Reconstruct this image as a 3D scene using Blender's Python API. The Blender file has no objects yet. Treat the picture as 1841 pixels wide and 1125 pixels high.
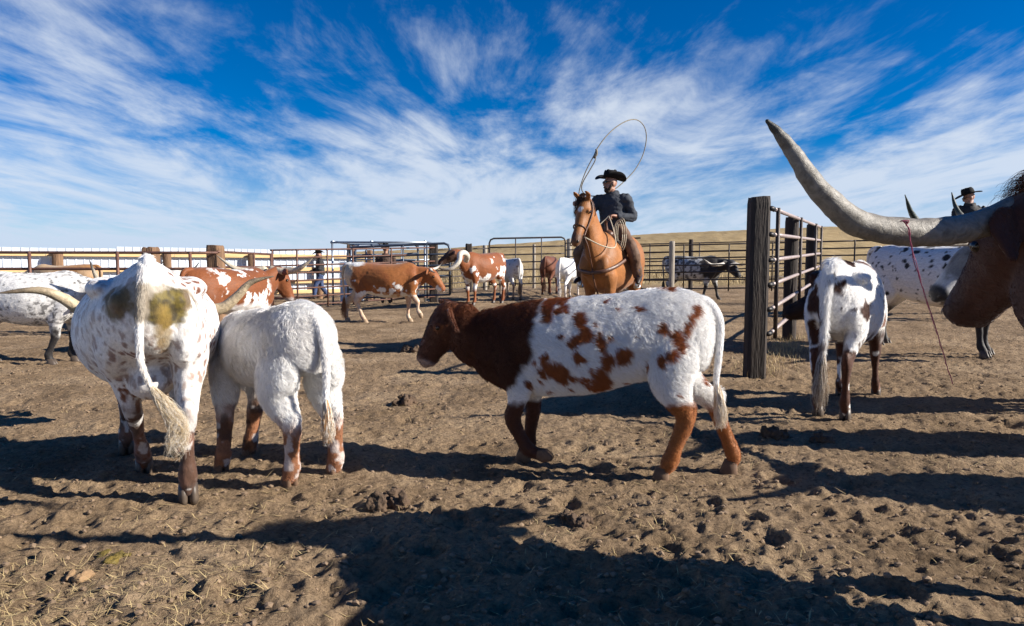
import bpy, math, random
import numpy as np
from mathutils import Vector, Matrix, Euler

R = math.radians
SC = bpy.context.scene
COL = SC.collection

# ------------------------------------------------------------------ camera, sky, sun, exposure
CAM_H, FPX, IMW, IMH = 1.2, 1230.0, 1841.0, 1125.0
PITCH = math.atan(82.5 / FPX)
cam_d = bpy.data.cameras.new('camera')
cam = bpy.data.objects.new('camera', cam_d)
COL.objects.link(cam)
cam.location = (0, 0, CAM_H)
cam.rotation_euler = (math.pi / 2 - PITCH, 0, 0)
cam_d.sensor_width = 36.0
cam_d.lens = 36.0 * FPX / IMW
cam_d.clip_start = 0.05
cam_d.clip_end = 3000
SC.camera = cam

SUN_EL, SUN_BACK = R(26.5), R(10)      # sun on the right, a little behind the camera
sdir = Vector((math.cos(SUN_EL) * math.cos(SUN_BACK), -math.cos(SUN_EL) * math.sin(SUN_BACK), math.sin(SUN_EL)))
sun_d = bpy.data.lights.new('sun', 'SUN')
sun_d.energy = 5.0
sun_d.angle = R(0.53)
sun_d.color = (1.0, 0.93, 0.83)
sun = bpy.data.objects.new('sun', sun_d)
sun.rotation_euler = sdir.to_track_quat('Z', 'Y').to_euler()
sun.location = (8, -2, 9)
COL.objects.link(sun)

SC.view_settings.view_transform = 'Standard'
SC.view_settings.look = 'None'
SC.view_settings.exposure = 1.0
SC.view_settings.gamma = 1.0
SC.view_settings.use_curve_mapping = False
SC.cycles.max_bounces = 6
SC.cycles.transparent_max_bounces = 8
SC.cycles.use_denoising = True


def build_world():
    w = bpy.data.worlds.new('World')
    SC.world = w
    w.use_nodes = True
    nt = w.node_tree
    nt.nodes.clear()
    N = nt.nodes.new
    L = nt.links.new

    def math_n(op, a, b=None, c=None, clamp=False):
        n = N('ShaderNodeMath')
        n.operation = op
        n.use_clamp = clamp
        for i, v in enumerate((a, b, c)):
            if v is None:
                continue
            if isinstance(v, (int, float)):
                n.inputs[i].default_value = v
            else:
                L(v, n.inputs[i])
        return n.outputs[0]

    out = N('ShaderNodeOutputWorld')
    bg = N('ShaderNodeBackground')
    L(bg.outputs[0], out.inputs[0])
    sky = N('ShaderNodeTexSky')
    sky.sky_type = 'NISHITA'
    sky.sun_disc = False
    sky.sun_elevation = SUN_EL
    sky.sun_rotation = math.atan2(sdir.x, sdir.y)
    sky.altitude = 1500
    sky.air_density = 1.0
    sky.dust_density = 0.3
    sky.ozone_density = 4.0
    hs = N('ShaderNodeHueSaturation')
    hs.inputs['Hue'].default_value = 0.510
    hs.inputs['Saturation'].default_value = 1.5
    hs.inputs['Value'].default_value = 1.12
    L(sky.outputs[0], hs.inputs['Color'])
    # clouds: thin bands running away from the camera on a flat layer high above
    tc = N('ShaderNodeTexCoord')
    sep = N('ShaderNodeSeparateXYZ')
    L(tc.outputs['Generated'], sep.inputs[0])
    zz = math_n('MAXIMUM', sep.outputs['Z'], 0.0)
    zc = math_n('ADD', zz, 0.10)
    px = math_n('DIVIDE', sep.outputs['X'], zc)
    py = math_n('DIVIDE', sep.outputs['Y'], zc)
    comb = N('ShaderNodeCombineXYZ')
    L(px, comb.inputs[0])
    L(py, comb.inputs[1])

    def noise(scale, detail, rough, dist, mscale, mloc, mrot=0.0):
        m = N('ShaderNodeMapping')
        m.inputs['Scale'].default_value = mscale
        m.inputs['Location'].default_value = mloc
        m.inputs['Rotation'].default_value = (0, 0, mrot)
        L(comb.outputs[0], m.inputs[0])
        n = N('ShaderNodeTexNoise')
        n.inputs['Scale'].default_value = scale
        n.inputs['Detail'].default_value = detail
        n.inputs['Roughness'].default_value = rough
        n.inputs['Distortion'].default_value = dist
        L(m.outputs[0], n.inputs['Vector'])
        return n.outputs['Fac']
    n1 = noise(1.15, 9, 0.66, 0.55, (1.0, 0.42, 1), (33.3, 13.1, 0), R(-15))
    n2 = noise(0.42, 3, 0.5, 0.3, (1.0, 0.8, 1), (0.6, 3.1, 0))
    n3 = noise(3.2, 6, 0.6, 0.6, (1.0, 0.45, 1), (1.3, 5.5, 0), R(24))
    s = math_n('MULTIPLY', n1, 0.62)
    s = math_n('MULTIPLY_ADD', n2, 0.42, s)
    s = math_n('MULTIPLY_ADD', n3, 0.30, s)
    s = math_n('ADD', s, -0.03)
    # more cloud in the lower sky
    low = N('ShaderNodeMapRange')
    low.inputs['From Min'].default_value = 0.02
    low.inputs['From Max'].default_value = 0.42
    low.inputs['To Min'].default_value = 0.15
    low.inputs['To Max'].default_value = -0.085
    L(zz, low.inputs['Value'])
    s = math_n('ADD', s, low.outputs[0])
    high = N('ShaderNodeMapRange')      # clear blue overhead
    high.inputs['From Min'].default_value = 0.42
    high.inputs['From Max'].default_value = 0.95
    high.inputs['To Min'].default_value = 0.0
    high.inputs['To Max'].default_value = -0.30
    L(zz, high.inputs['Value'])
    s = math_n('ADD', s, high.outputs[0])
    mr = N('ShaderNodeMapRange')
    mr.interpolation_type = 'SMOOTHSTEP'
    mr.inputs['From Min'].default_value = 0.60
    mr.inputs['From Max'].default_value = 0.835
    L(s, mr.inputs['Value'])
    fac = math_n('MULTIPLY', mr.outputs[0], 0.86, None, True)
    cl = N('ShaderNodeMixRGB')
    L(fac, cl.inputs[0])
    L(hs.outputs[0], cl.inputs[1])
    cl.inputs[2].default_value = (7.4, 8.1, 9.1, 1)
    # pale air along the horizon
    hz = N('ShaderNodeMapRange')
    hz.inputs['From Min'].default_value = 0.0
    hz.inputs['From Max'].default_value = 0.16
    hz.inputs['To Min'].default_value = 0.7
    hz.inputs['To Max'].default_value = 0.0
    L(zz, hz.inputs['Value'])
    cl2 = N('ShaderNodeMixRGB')
    L(hz.outputs[0], cl2.inputs[0])
    L(cl.outputs[0], cl2.inputs[1])
    cl2.inputs[2].default_value = (5.0, 6.4, 8.7, 1)
    L(cl2.outputs[0], bg.inputs[0])
    bg.inputs[1].default_value = 0.05
build_world()

# ------------------------------------------------------------------ helpers


def at(u, v, Y):
    """world point that stands Y metres ahead, measured off the photograph's full-size pixels"""
    dx = (u - IMW / 2) / FPX
    dz = (IMH / 2 - v) / FPX
    c, s = math.cos(PITCH), math.sin(PITCH)
    f = Vector((dx, c + dz * s, -s + dz * c))
    t = Y / f.y
    return Vector((f.x * t, Y, CAM_H + f.z * t))


def sstep(a, b, x):
    t = np.clip((np.asarray(x, float) - a) / (b - a), 0, 1)
    return t * t * (3 - 2 * t)


def _hash(ix, iy, iz, seed):
    h = (ix * 374761393 + iy * 668265263 + iz * 2147483647 + seed * 1274126177) & 0xFFFFFFFF
    h = ((h ^ (h >> 13)) * 1274126177) & 0xFFFFFFFF
    h = ((h ^ (h >> 16)) * 2246822519) & 0xFFFFFFFF
    return ((h ^ (h >> 15)) & 0xFFFFFF) / float(0xFFFFFF)


def vnoise(P, seed=0):
    P = np.asarray(P, float)
    F = np.floor(P)
    I = F.astype(np.int64)
    t = P - F
    t = t * t * t * (t * (t * 6 - 15) + 10)
    r = 0
    for dx in (0, 1):
        wx = t[:, 0] if dx else 1 - t[:, 0]
        for dy in (0, 1):
            wy = t[:, 1] if dy else 1 - t[:, 1]
            for dz in (0, 1):
                wz = t[:, 2] if dz else 1 - t[:, 2]
                r = r + wx * wy * wz * _hash(I[:, 0] + dx, I[:, 1] + dy, I[:, 2] + dz, seed)
    return r


def fbm(P, scale=1.0, octaves=4, seed=0, gain=0.5):
    P = np.asarray(P, float) * scale
    a, s, tot = 1.0, 0, 0
    for o in range(octaves):
        s = s + a * vnoise(P + 17.3 * o, seed + o)
        tot += a
        a *= gain
        P = P * 2.03
    return s / tot


def gz(x, y):
    """height of the trampled ground: rises gently to the right and the back, a dry hill far behind"""
    x = np.asarray(x, float)
    y = np.asarray(y, float)
    s = 0.75 * x + 0.66 * y - 5.0
    s = np.where(s > 0, s * s / (s + 1.2), 0.0)
    z = 0.03 * np.minimum(s, 22.0 + 0 * s) * sstep(-8, -1, x)
    a = x / np.maximum(y, 5.0)
    el = np.interp(a, [-1.6, -0.5, -0.11, 0.21, 0.455, 0.75, 1.6], [0.0, 0.012, 0.026, 0.048, 0.058, 0.056, 0.045])
    ramp = sstep(36, 150, y)
    z = z * (1 - ramp) + ramp * (1.2 + np.minimum(y, 190) * el)
    return z


def gzf(x, y):
    return float(gz(np.array([x]), np.array([y]))[0])


# ---- materials
MATS = {}


def mat(name, color=(0.5, 0.5, 0.5), rough=0.6, metal=0.0, var=0.15, vscale=8.0, bump=0.0, bscale=40.0, spec=0.5, color2=None,
        stretch=(1, 1, 1), coat=0.0, sheen=0.0):
    if name in MATS:
        return MATS[name]
    m = bpy.data.materials.new(name)
    m.use_nodes = True
    nt = m.node_tree
    b = nt.nodes['Principled BSDF']
    b.inputs['Roughness'].default_value = rough
    b.inputs['Metallic'].default_value = metal
    b.inputs['Specular IOR Level'].default_value = spec
    b.inputs['Coat Weight'].default_value = coat
    b.inputs['Sheen Weight'].default_value = sheen
    tc = nt.nodes.new('ShaderNodeTexCoord')
    mp = nt.nodes.new('ShaderNodeMapping')
    mp.inputs['Scale'].default_value = stretch
    nt.links.new(tc.outputs['Object'], mp.inputs[0])
    no = nt.nodes.new('ShaderNodeTexNoise')
    no.inputs['Scale'].default_value = vscale
    no.inputs['Detail'].default_value = 6
    no.inputs['Roughness'].default_value = 0.6
    nt.links.new(mp.outputs[0], no.inputs['Vector'])
    c = Vector(color)
    c2 = Vector(color2) if color2 else c * (1 - 2 * var)
    cr = nt.nodes.new('ShaderNodeValToRGB')
    cr.color_ramp.elements[0].position = 0.3
    cr.color_ramp.elements[1].position = 0.7
    cr.color_ramp.elements[0].color = (*c2, 1)
    cr.color_ramp.elements[1].color = (*c, 1)
    nt.links.new(no.outputs['Fac'], cr.inputs[0])
    nt.links.new(cr.outputs[0], b.inputs['Base Color'])
    if bump > 0:
        n2 = nt.nodes.new('ShaderNodeTexNoise')
        n2.inputs['Scale'].default_value = bscale
        n2.inputs['Detail'].default_value = 5
        nt.links.new(mp.outputs[0], n2.inputs['Vector'])
        bp = nt.nodes.new('ShaderNodeBump')
        bp.inputs['Strength'].default_value = min(1.0, bump)
        bp.inputs['Distance'].default_value = 0.02
        nt.links.new(n2.outputs['Fac'], bp.inputs['Height'])
        nt.links.new(bp.outputs[0], b.inputs['Normal'])
    MATS[name] = m
    return m


def coat_mat(name, bump=0.25, rough=0.6, hair=False, sheen=0.15, spec=0.25):
    """animal coat: the pigment comes from the mesh's own coat attribute, broken up by hair grain"""
    if name in MATS:
        return MATS[name]
    m = bpy.data.materials.new(name)
    m.use_nodes = True
    nt = m.node_tree
    b = nt.nodes['Principled BSDF']
    b.inputs['Roughness'].default_value = rough
    b.inputs['Specular IOR Level'].default_value = spec
    b.inputs['Sheen Weight'].default_value = sheen
    b.inputs['Sheen Roughness'].default_value = 0.5
    a = nt.nodes.new('ShaderNodeAttribute')
    a.attribute_name = 'coat'
    if hair:
        nt.links.new(a.outputs['Color'], b.inputs['Base Color'])
        b.inputs['Sheen Weight'].default_value = 0.0
        MATS[name] = m
        return m
    tc = nt.nodes.new('ShaderNodeTexCoord')
    mp = nt.nodes.new('ShaderNodeMapping')
    mp.inputs['Scale'].default_value = (0.35, 1, 0.6)
    nt.links.new(tc.outputs['Object'], mp.inputs[0])
    no = nt.nodes.new('ShaderNodeTexNoise')
    no.inputs['Scale'].default_value = 90
    no.inputs['Detail'].default_value = 4
    no.inputs['Distortion'].default_value = 0.6
    nt.links.new(mp.outputs[0], no.inputs['Vector'])
    mr = nt.nodes.new('ShaderNodeMapRange')
    mr.inputs['From Min'].default_value = 0.25
    mr.inputs['From Max'].default_value = 0.75
    mr.inputs['To Min'].default_value = 0.72
    mr.inputs['To Max'].default_value = 1.12
    nt.links.new(no.outputs['Fac'], mr.inputs['Value'])
    mx = nt.nodes.new('ShaderNodeVectorMath')
    mx.operation = 'SCALE'
    nt.links.new(a.outputs['Color'], mx.inputs[0])
    nt.links.new(mr.outputs[0], mx.inputs['Scale'])
    nt.links.new(mx.outputs[0], b.inputs['Base Color'])
    bp = nt.nodes.new('ShaderNodeBump')
    bp.inputs['Strength'].default_value = bump
    bp.inputs['Distance'].default_value = 0.012
    nt.links.new(no.outputs['Fac'], bp.inputs['Height'])
    nt.links.new(bp.outputs[0], b.inputs['Normal'])
    MATS[name] = m
    return m


# ---- objects
def link(o, parent=None):
    COL.objects.link(o)
    if parent is not None:
        o.parent = parent
    return o


def tag(o, label, cat, group=None, kind=None):
    if label:
        o['label'] = label
    if cat:
        o['category'] = cat
    if group:
        o['group'] = group
    if kind:
        o['kind'] = kind
    return o


def thing(name, label, cat, loc=(0, 0, 0), rotz=0.0, group=None):
    o = bpy.data.objects.new(name, None)
    o.empty_display_size = 0.2
    link(o)
    o.location = loc
    o.rotation_euler = (0, 0, rotz)
    return tag(o, label, cat, group)


class MB:
    """collects shapes as plain vertices and faces"""

    def __init__(self):
        self.v = []
        self.f = []

    def rings(self, rings, close=True):
        b = len(self.v)
        n = len(rings[0])
        for r in rings:
            self.v.extend(tuple(map(float, p)) for p in r)
        for i in range(len(rings) - 1):
            for j in range(n):
                k = (j + 1) % n
                self.f.append((b + i * n + j, b + i * n + k, b + (i + 1) * n + k, b + (i + 1) * n + j))
        if close:
            self.f.append(tuple(b + j for j in range(n))[::-1])
            e = b + (len(rings) - 1) * n
            self.f.append(tuple(e + j for j in range(n)))
        return self

    def ball(self, c, r, nu=12, nv=8, rot=None):
        r = (r, r, r) if isinstance(r, (int, float)) else r
        c = Vector(c)
        rings = []
        for i in range(nv + 1):
            t = math.pi * (0.02 + 0.96 * i / nv)
            ring = []
            for j in range(nu):
                a = 2 * math.pi * j / nu
                p = Vector((math.sin(t) * math.cos(a) * r[0], math.sin(t) * math.sin(a) * r[1], -math.cos(t) * r[2]))
                if rot is not None:
                    p = rot @ p
                ring.append(c + p)
            rings.append(ring)
        return self.rings(rings)

    def box(self, c, h, rot=None, bev=0.0):
        c = Vector(c)
        hx, hy, hz = h
        if bev <= 0:
            pts = [Vector((sx * hx, sy * hy, sz * hz)) for sz in (-1, 1) for sx, sy in ((-1, -1), (1, -1), (1, 1), (-1, 1))]
            if rot is not None:
                pts = [rot @ p for p in pts]
            b = len(self.v)
            self.v.extend(tuple(c + p) for p in pts)
            for q in ((3, 2, 1, 0), (4, 5, 6, 7), (0, 1, 5, 4), (1, 2, 6, 5), (2, 3, 7, 6), (3, 0, 4, 7)):
                self.f.append(tuple(b + i for i in q))
            return self
        rings = []
        for z, ins in ((-hz, bev), (-hz + bev, 0), (hz - bev, 0), (hz, bev)):
            x, y = hx - ins, hy - ins
            k = bev
            ring = [(x, -y + k), (x, y - k), (x - k, y), (-x + k, y), (-x, y - k), (-x, -y + k), (-x + k, -y), (x - k, -y)]
            ps = [Vector((p[0], p[1], z)) for p in ring]
            if rot is not None:
                ps = [rot @ p for p in ps]
            rings.append([c + p for p in ps])
        return self.rings(rings)

    def tube(self, pts, ra, rb=None, side=(0, 1, 0), n=10, sub=1, taper_ends=False):
        """loft along a path; ra across the path in its plane, rb along side"""
        pts = np.array([tuple(p) for p in pts], float)
        m = len(pts)
        ra = np.full(m, ra, float) if np.isscalar(ra) else np.array(ra, float)
        rb = ra.copy() if rb is None else (np.full(m, rb, float) if np.isscalar(rb) else np.array(rb, float))
        if sub > 1 and m > 2:
            D = catmull(np.column_stack([pts, ra, rb]), sub)
            pts, ra, rb = D[:, :3], np.maximum(D[:, 3], 1e-4), np.maximum(D[:, 4], 1e-4)
        T = np.gradient(pts, axis=0)
        T /= np.linalg.norm(T, axis=1)[:, None] + 1e-12
        sd = np.array(side, float)
        rings = []
        prev = None
        for i in range(len(pts)):
            t = T[i]
            ref = sd if prev is None or side is not None else prev
            Lx = ref - t * np.dot(ref, t)
            if np.linalg.norm(Lx) < 1e-3:
                ref = np.array((1.0, 0, 0)) if abs(t[0]) < 0.9 else np.array((0, 0, 1.0))
                Lx = ref - t * np.dot(ref, t)
            Lx /= np.linalg.norm(Lx)
            U = np.cross(t, Lx)
            prev = Lx
            ang = np.arange(n) * 2 * math.pi / n
            rings.append(pts[i] + np.outer(np.cos(ang) * ra[i], U) - np.outer(np.sin(ang) * rb[i], Lx))
        if taper_ends:
            e0 = pts[0] - T[0] * min(ra[0], rb[0]) * 0.6
            e1 = pts[-1] + T[-1] * min(ra[-1], rb[-1]) * 0.6
            rings = [e0 + (rings[0] - pts[0]) * 0.45] + rings + [e1 + (rings[-1] - pts[-1]) * 0.45]
        return self.rings(rings)

    def mesh(self, name, smooth=True):
        me = bpy.data.meshes.new(name)
        me.from_pydata(self.v, [], self.f)
        if smooth:
            me.polygons.foreach_set('use_smooth', [True] * len(me.polygons))
        me.update()
        return me

    def build(self, name, material, parent=None, smooth=True):
        o = bpy.data.objects.new(name, self.mesh(name, smooth))
        o.data.materials.append(material)
        return link(o, parent)


def catmull(D, sub):
    D = np.asarray(D, float)
    m = len(D)
    out = []
    for i in range(m - 1):
        p0, p1, p2, p3 = D[max(i - 1, 0)], D[i], D[i + 1], D[min(i + 2, m - 1)]
        for k in range(sub):
            t = k / sub
            out.append(0.5 * ((2 * p1) + (p2 - p0) * t + (2 * p0 - 5 * p1 + 4 * p2 - p3) * t * t + (3 * p1 - p0 - 3 * p2 + p3) * t ** 3))
    out.append(D[-1])
    return np.array(out)


def fuse(mb, name, voxel, smooth=6, factor=0.5):
    """melts overlapping closed shapes into one continuous skin"""
    tmp = bpy.data.objects.new('tmp', mb.mesh('tmp'))
    COL.objects.link(tmp)
    r = tmp.modifiers.new('r', 'REMESH')
    r.mode = 'VOXEL'
    r.voxel_size = voxel
    if smooth:
        s = tmp.modifiers.new('s', 'SMOOTH')
        s.factor = factor
        s.iterations = smooth
    dg = bpy.context.evaluated_depsgraph_get()
    me = bpy.data.meshes.new_from_object(tmp.evaluated_get(dg))
    me.name = name
    old = tmp.data
    bpy.data.objects.remove(tmp)
    bpy.data.meshes.remove(old)
    me.polygons.foreach_set('use_smooth', [True] * len(me.polygons))
    me.materials.clear()
    me.update()
    return me


def verts_of(me):
    a = np.empty(len(me.vertices) * 3, np.float32)
    me.vertices.foreach_get('co', a)
    return a.reshape(-1, 3).astype(float)


def set_verts(me, V):
    me.vertices.foreach_set('co', np.asarray(V, np.float32).ravel())
    me.update()


def normals_of(me):
    a = np.empty(len(me.vertices) * 3, np.float32)
    me.vertex_normals.foreach_get('vector', a)
    return a.reshape(-1, 3).astype(float)


def paint(me, C):
    at_ = me.color_attributes.new('coat', 'FLOAT_COLOR', 'POINT')
    C4 = np.ones((len(C), 4), np.float32)
    C4[:, :3] = C
    at_.data.foreach_set('color', C4.ravel())


def strands(name, parent, pts, cols, rad, material):
    """hair: pts (n, k, 3), cols (n, 3), rad (n, k)"""
    n, k, _ = pts.shape
    c = bpy.data.hair_curves.new(name)
    c.add_curves([k] * n)
    c.attributes['position'].data.foreach_set('vector', np.asarray(pts, np.float32).ravel())
    ra = c.attributes.get('radius') or c.attributes.new('radius', 'FLOAT', 'POINT')
    ra.data.foreach_set('value', np.asarray(rad, np.float32).ravel())
    ca = c.attributes.new('coat', 'FLOAT_COLOR', 'CURVE')
    C4 = np.ones((n, 4), np.float32)
    C4[:, :3] = cols
    ca.data.foreach_set('color', C4.ravel())
    c.materials.append(material)
    o = bpy.data.objects.new(name, c)
    return link(o, parent)


def fur(parent, me, n, length, radius, colfn, comb=(-0.8, 0, -0.5), lift=0.45, seed=1, lenfn=None, clump=0.5, name='fur'):
    rng = np.random.default_rng(seed)
    me.calc_loop_triangles()
    T = np.empty(len(me.loop_triangles) * 3, np.int32)
    me.loop_triangles.foreach_get('vertices', T)
    T = T.reshape(-1, 3)
    V = verts_of(me)
    Nn = normals_of(me)
    A, B, C = V[T[:, 0]], V[T[:, 1]], V[T[:, 2]]
    area = np.linalg.norm(np.cross(B - A, C - A), axis=1)
    w = area.copy()
    if lenfn is not None:
        w = w * (lenfn((A + B + C) / 3) > 0.05)
    pick = rng.choice(len(T), n, p=w / w.sum())
    r1, r2 = rng.random(n), rng.random(n)
    s = np.sqrt(r1)
    wa, wb, wc = (1 - s)[:, None], (s * (1 - r2))[:, None], (s * r2)[:, None]
    P = A[pick] * wa + B[pick] * wb + C[pick] * wc
    nr = Nn[T[pick, 0]] * wa + Nn[T[pick, 1]] * wb + Nn[T[pick, 2]] * wc
    nr /= np.linalg.norm(nr, axis=1)[:, None] + 1e-9
    cd = np.array(comb, float)[None, :] + np.zeros((n, 3))
    jit = np.column_stack([fbm(P, 9, 2, seed + k) - 0.5 for k in (11, 12, 13)]) * 3.2 * clump
    fine = np.column_stack([vnoise(P * 45, seed + k) - 0.5 for k in (21, 22, 23)]) * 1.6 * clump
    cd = cd + jit + fine + rng.normal(0, 0.16, (n, 3))
    cd -= nr * np.sum(cd * nr, axis=1)[:, None]
    cd /= np.linalg.norm(cd, axis=1)[:, None] + 1e-9
    ln = length * (0.55 + 0.75 * rng.random(n))
    if lenfn is not None:
        ln = ln * lenfn(P)
    d1 = cd * (1 - lift) + nr * lift
    d1 /= np.linalg.norm(d1, axis=1)[:, None]
    d2 = cd * (1 - lift * 0.45) + nr * lift * 0.45 + np.array((0, 0, -0.12))
    d2 /= np.linalg.norm(d2, axis=1)[:, None]
    P0 = P - nr * 0.002
    P1 = P0 + d1 * (ln * 0.5)[:, None]
    P2 = P1 + d2 * (ln * 0.5)[:, None]
    pts = np.stack([P0, P1, P2], 1)
    rad = np.stack([np.full(n, radius), np.full(n, radius * 0.8), np.full(n, radius * 0.15)], 1)
    cols = colfn(P) * (0.95 + 0.36 * rng.random(n))[:, None]
    return strands(name, parent, pts, np.clip(cols, 0, 0.92), rad, coat_mat('fur_hair', hair=True, rough=0.55, spec=0.3))


def tuft(parent, path, n, spread, cols, radius=0.0012, seed=3, name='tail_tuft', wave=0.02, lenj=0.35):
    """a hank of long hair that follows a path and fans out"""
    rng = np.random.default_rng(seed)
    K = catmull(np.array([tuple(p) for p in path], float), 4)
    k = len(K)
    tt = np.linspace(0, 1, k)
    off = rng.normal(0, 1, (n, 3))
    off /= np.maximum(1, np.linalg.norm(off, axis=1) / 1.6)[:, None]
    sp = np.interp(tt, np.linspace(0, 1, len(spread)), spread)
    pts = K[None] + off[:, None, :] * sp[None, :, None]
    ph = rng.random((n, 3)) * 6.28
    wv = np.sin(tt[None, :, None] * (7 + 5 * rng.random((n, 1, 1))) + ph[:, None, :]) * wave * tt[None, :, None]
    pts = pts + wv
    f = 1 - lenj * rng.random(n)
    idx = tt[None, :] * f[:, None] * (k - 1)
    i0 = np.clip(idx.astype(int), 0, k - 2)
    fr = (idx - i0)[..., None]
    ii = np.arange(n)[:, None]
    pts = pts[ii, i0] * (1 - fr) + pts[ii, i0 + 1] * fr
    cols = np.array(cols, float)
    cc = cols[rng.integers(0, len(cols), n)] * (0.7 + 0.5 * rng.random(n))[:, None]
    rad = radius * (1 - 0.75 * tt)[None, :] * np.ones((n, 1))
    return strands(name, parent, pts, np.clip(cc, 0, 0.92), rad, coat_mat('fur_hair', hair=True, rough=0.55, spec=0.3))

# ------------------------------------------------------------------ ground
FENCE_LINE = [(-60, 34), (-6, 30), (-1.6, 28.2), (2.6, 28.0), (7.0, 25.5), (11.5, 22.0), (16, 17), (30, 9)]   # far side of the pen


def ground_mat():
    m = bpy.data.materials.new('trampled_dirt')
    m.use_nodes = True
    nt = m.node_tree
    N, L = nt.nodes.new, nt.links.new
    b = nt.nodes['Principled BSDF']
    b.inputs['Roughness'].default_value = 0.92
    b.inputs['Specular IOR Level'].default_value = 0.12
    tc = N('ShaderNodeTexCoord')

    def noise(scale, detail=6, rough=0.6, dist=0.0, vec=None):
        n = N('ShaderNodeTexNoise')
        n.inputs['Scale'].default_value = scale
        n.inputs['Detail'].default_value = detail
        n.inputs['Roughness'].default_value = rough
        n.inputs['Distortion'].default_value = dist
        L(vec or tc.outputs['Object'], n.inputs['Vector'])
        return n.outputs['Fac']

    def ramp(fac, stops):
        r = N('ShaderNodeValToRGB')
        e = r.color_ramp.elements
        e[0].position, e[0].color = stops[0][0], (*stops[0][1], 1)
        e[1].position, e[1].color = stops[-1][0], (*stops[-1][1], 1)
        for p, c in stops[1:-1]:
            x = e.new(p)
            x.color = (*c, 1)
        L(fac, r.inputs[0])
        return r.outputs[0]
    big = ramp(noise(1.3, 5, 0.6, 0.4), [(0.3, (0.20, 0.138, 0.083)), (0.5, (0.315, 0.222, 0.137)), (0.72, (0.43, 0.315, 0.202))])
    fine = ramp(noise(38, 8, 0.7), [(0.30, (0.36, 0.34, 0.32)), (0.5, (0.90, 0.90, 0.90)), (0.72, (1.22, 1.2, 1.16))])
    mx = N('ShaderNodeMixRGB')
    mx.blend_type = 'MULTIPLY'
    mx.inputs[0].default_value = 1
    L(big, mx.inputs[1])
    L(fine, mx.inputs[2])
    # crumbs of old dung and chaff
    cr = ramp(noise(11, 4, 0.7, 0.6), [(0.60, (0, 0, 0)), (0.68, (1, 1, 1))])
    mx2 = N('ShaderNodeMixRGB')
    L(cr, mx2.inputs[0])
    L(mx.outputs[0], mx2.inputs[1])
    mx2.inputs[2].default_value = (0.15, 0.098, 0.06, 1)
    # dry grass beyond the pen
    mp = N('ShaderNodeMapping')
    mp.inputs['Scale'].default_value = (1, 0.25, 1)
    L(tc.outputs['Object'], mp.inputs[0])
    g1 = ramp(noise(0.9, 9, 0.72, 0.5, mp.outputs[0]), [(0.3, (0.25, 0.18, 0.09)), (0.5, (0.37, 0.275, 0.145)), (0.7, (0.47, 0.365, 0.205))])
    g2 = ramp(noise(0.06, 5, 0.6, 0.3), [(0.35, (0.82, 0.82, 0.80)), (0.65, (1.06, 1.04, 1.0))])
    g = N('ShaderNodeMixRGB')
    g.blend_type = 'MULTIPLY'
    g.inputs[0].default_value = 1
    L(g1, g.inputs[1])
    L(g2, g.inputs[2])
    at_ = N('ShaderNodeAttribute')
    at_.attribute_name = 'zone'
    fin = N('ShaderNodeMixRGB')
    L(at_.outputs['Fac'], fin.inputs[0])
    L(mx2.outputs[0], fin.inputs[1])
    L(g.outputs[0], fin.inputs[2])
    L(fin.outputs[0], b.inputs['Base Color'])
    bp = N('ShaderNodeBump')
    bp.inputs['Strength'].default_value = 1.0
    bp.inputs['Distance'].default_value = 0.045
    h1 = noise(28, 9, 0.72, 0.3)
    L(h1, bp.inputs['Height'])
    bp2 = N('ShaderNodeBump')
    bp2.inputs['Strength'].default_value = 0.6
    bp2.inputs['Distance'].default_value = 0.08
    L(noise(6.5, 6, 0.65, 0.3), bp2.inputs['Height'])
    L(bp2.outputs[0], bp.inputs['Normal'])
    L(bp.outputs[0], b.inputs['Normal'])
    return m


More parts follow.
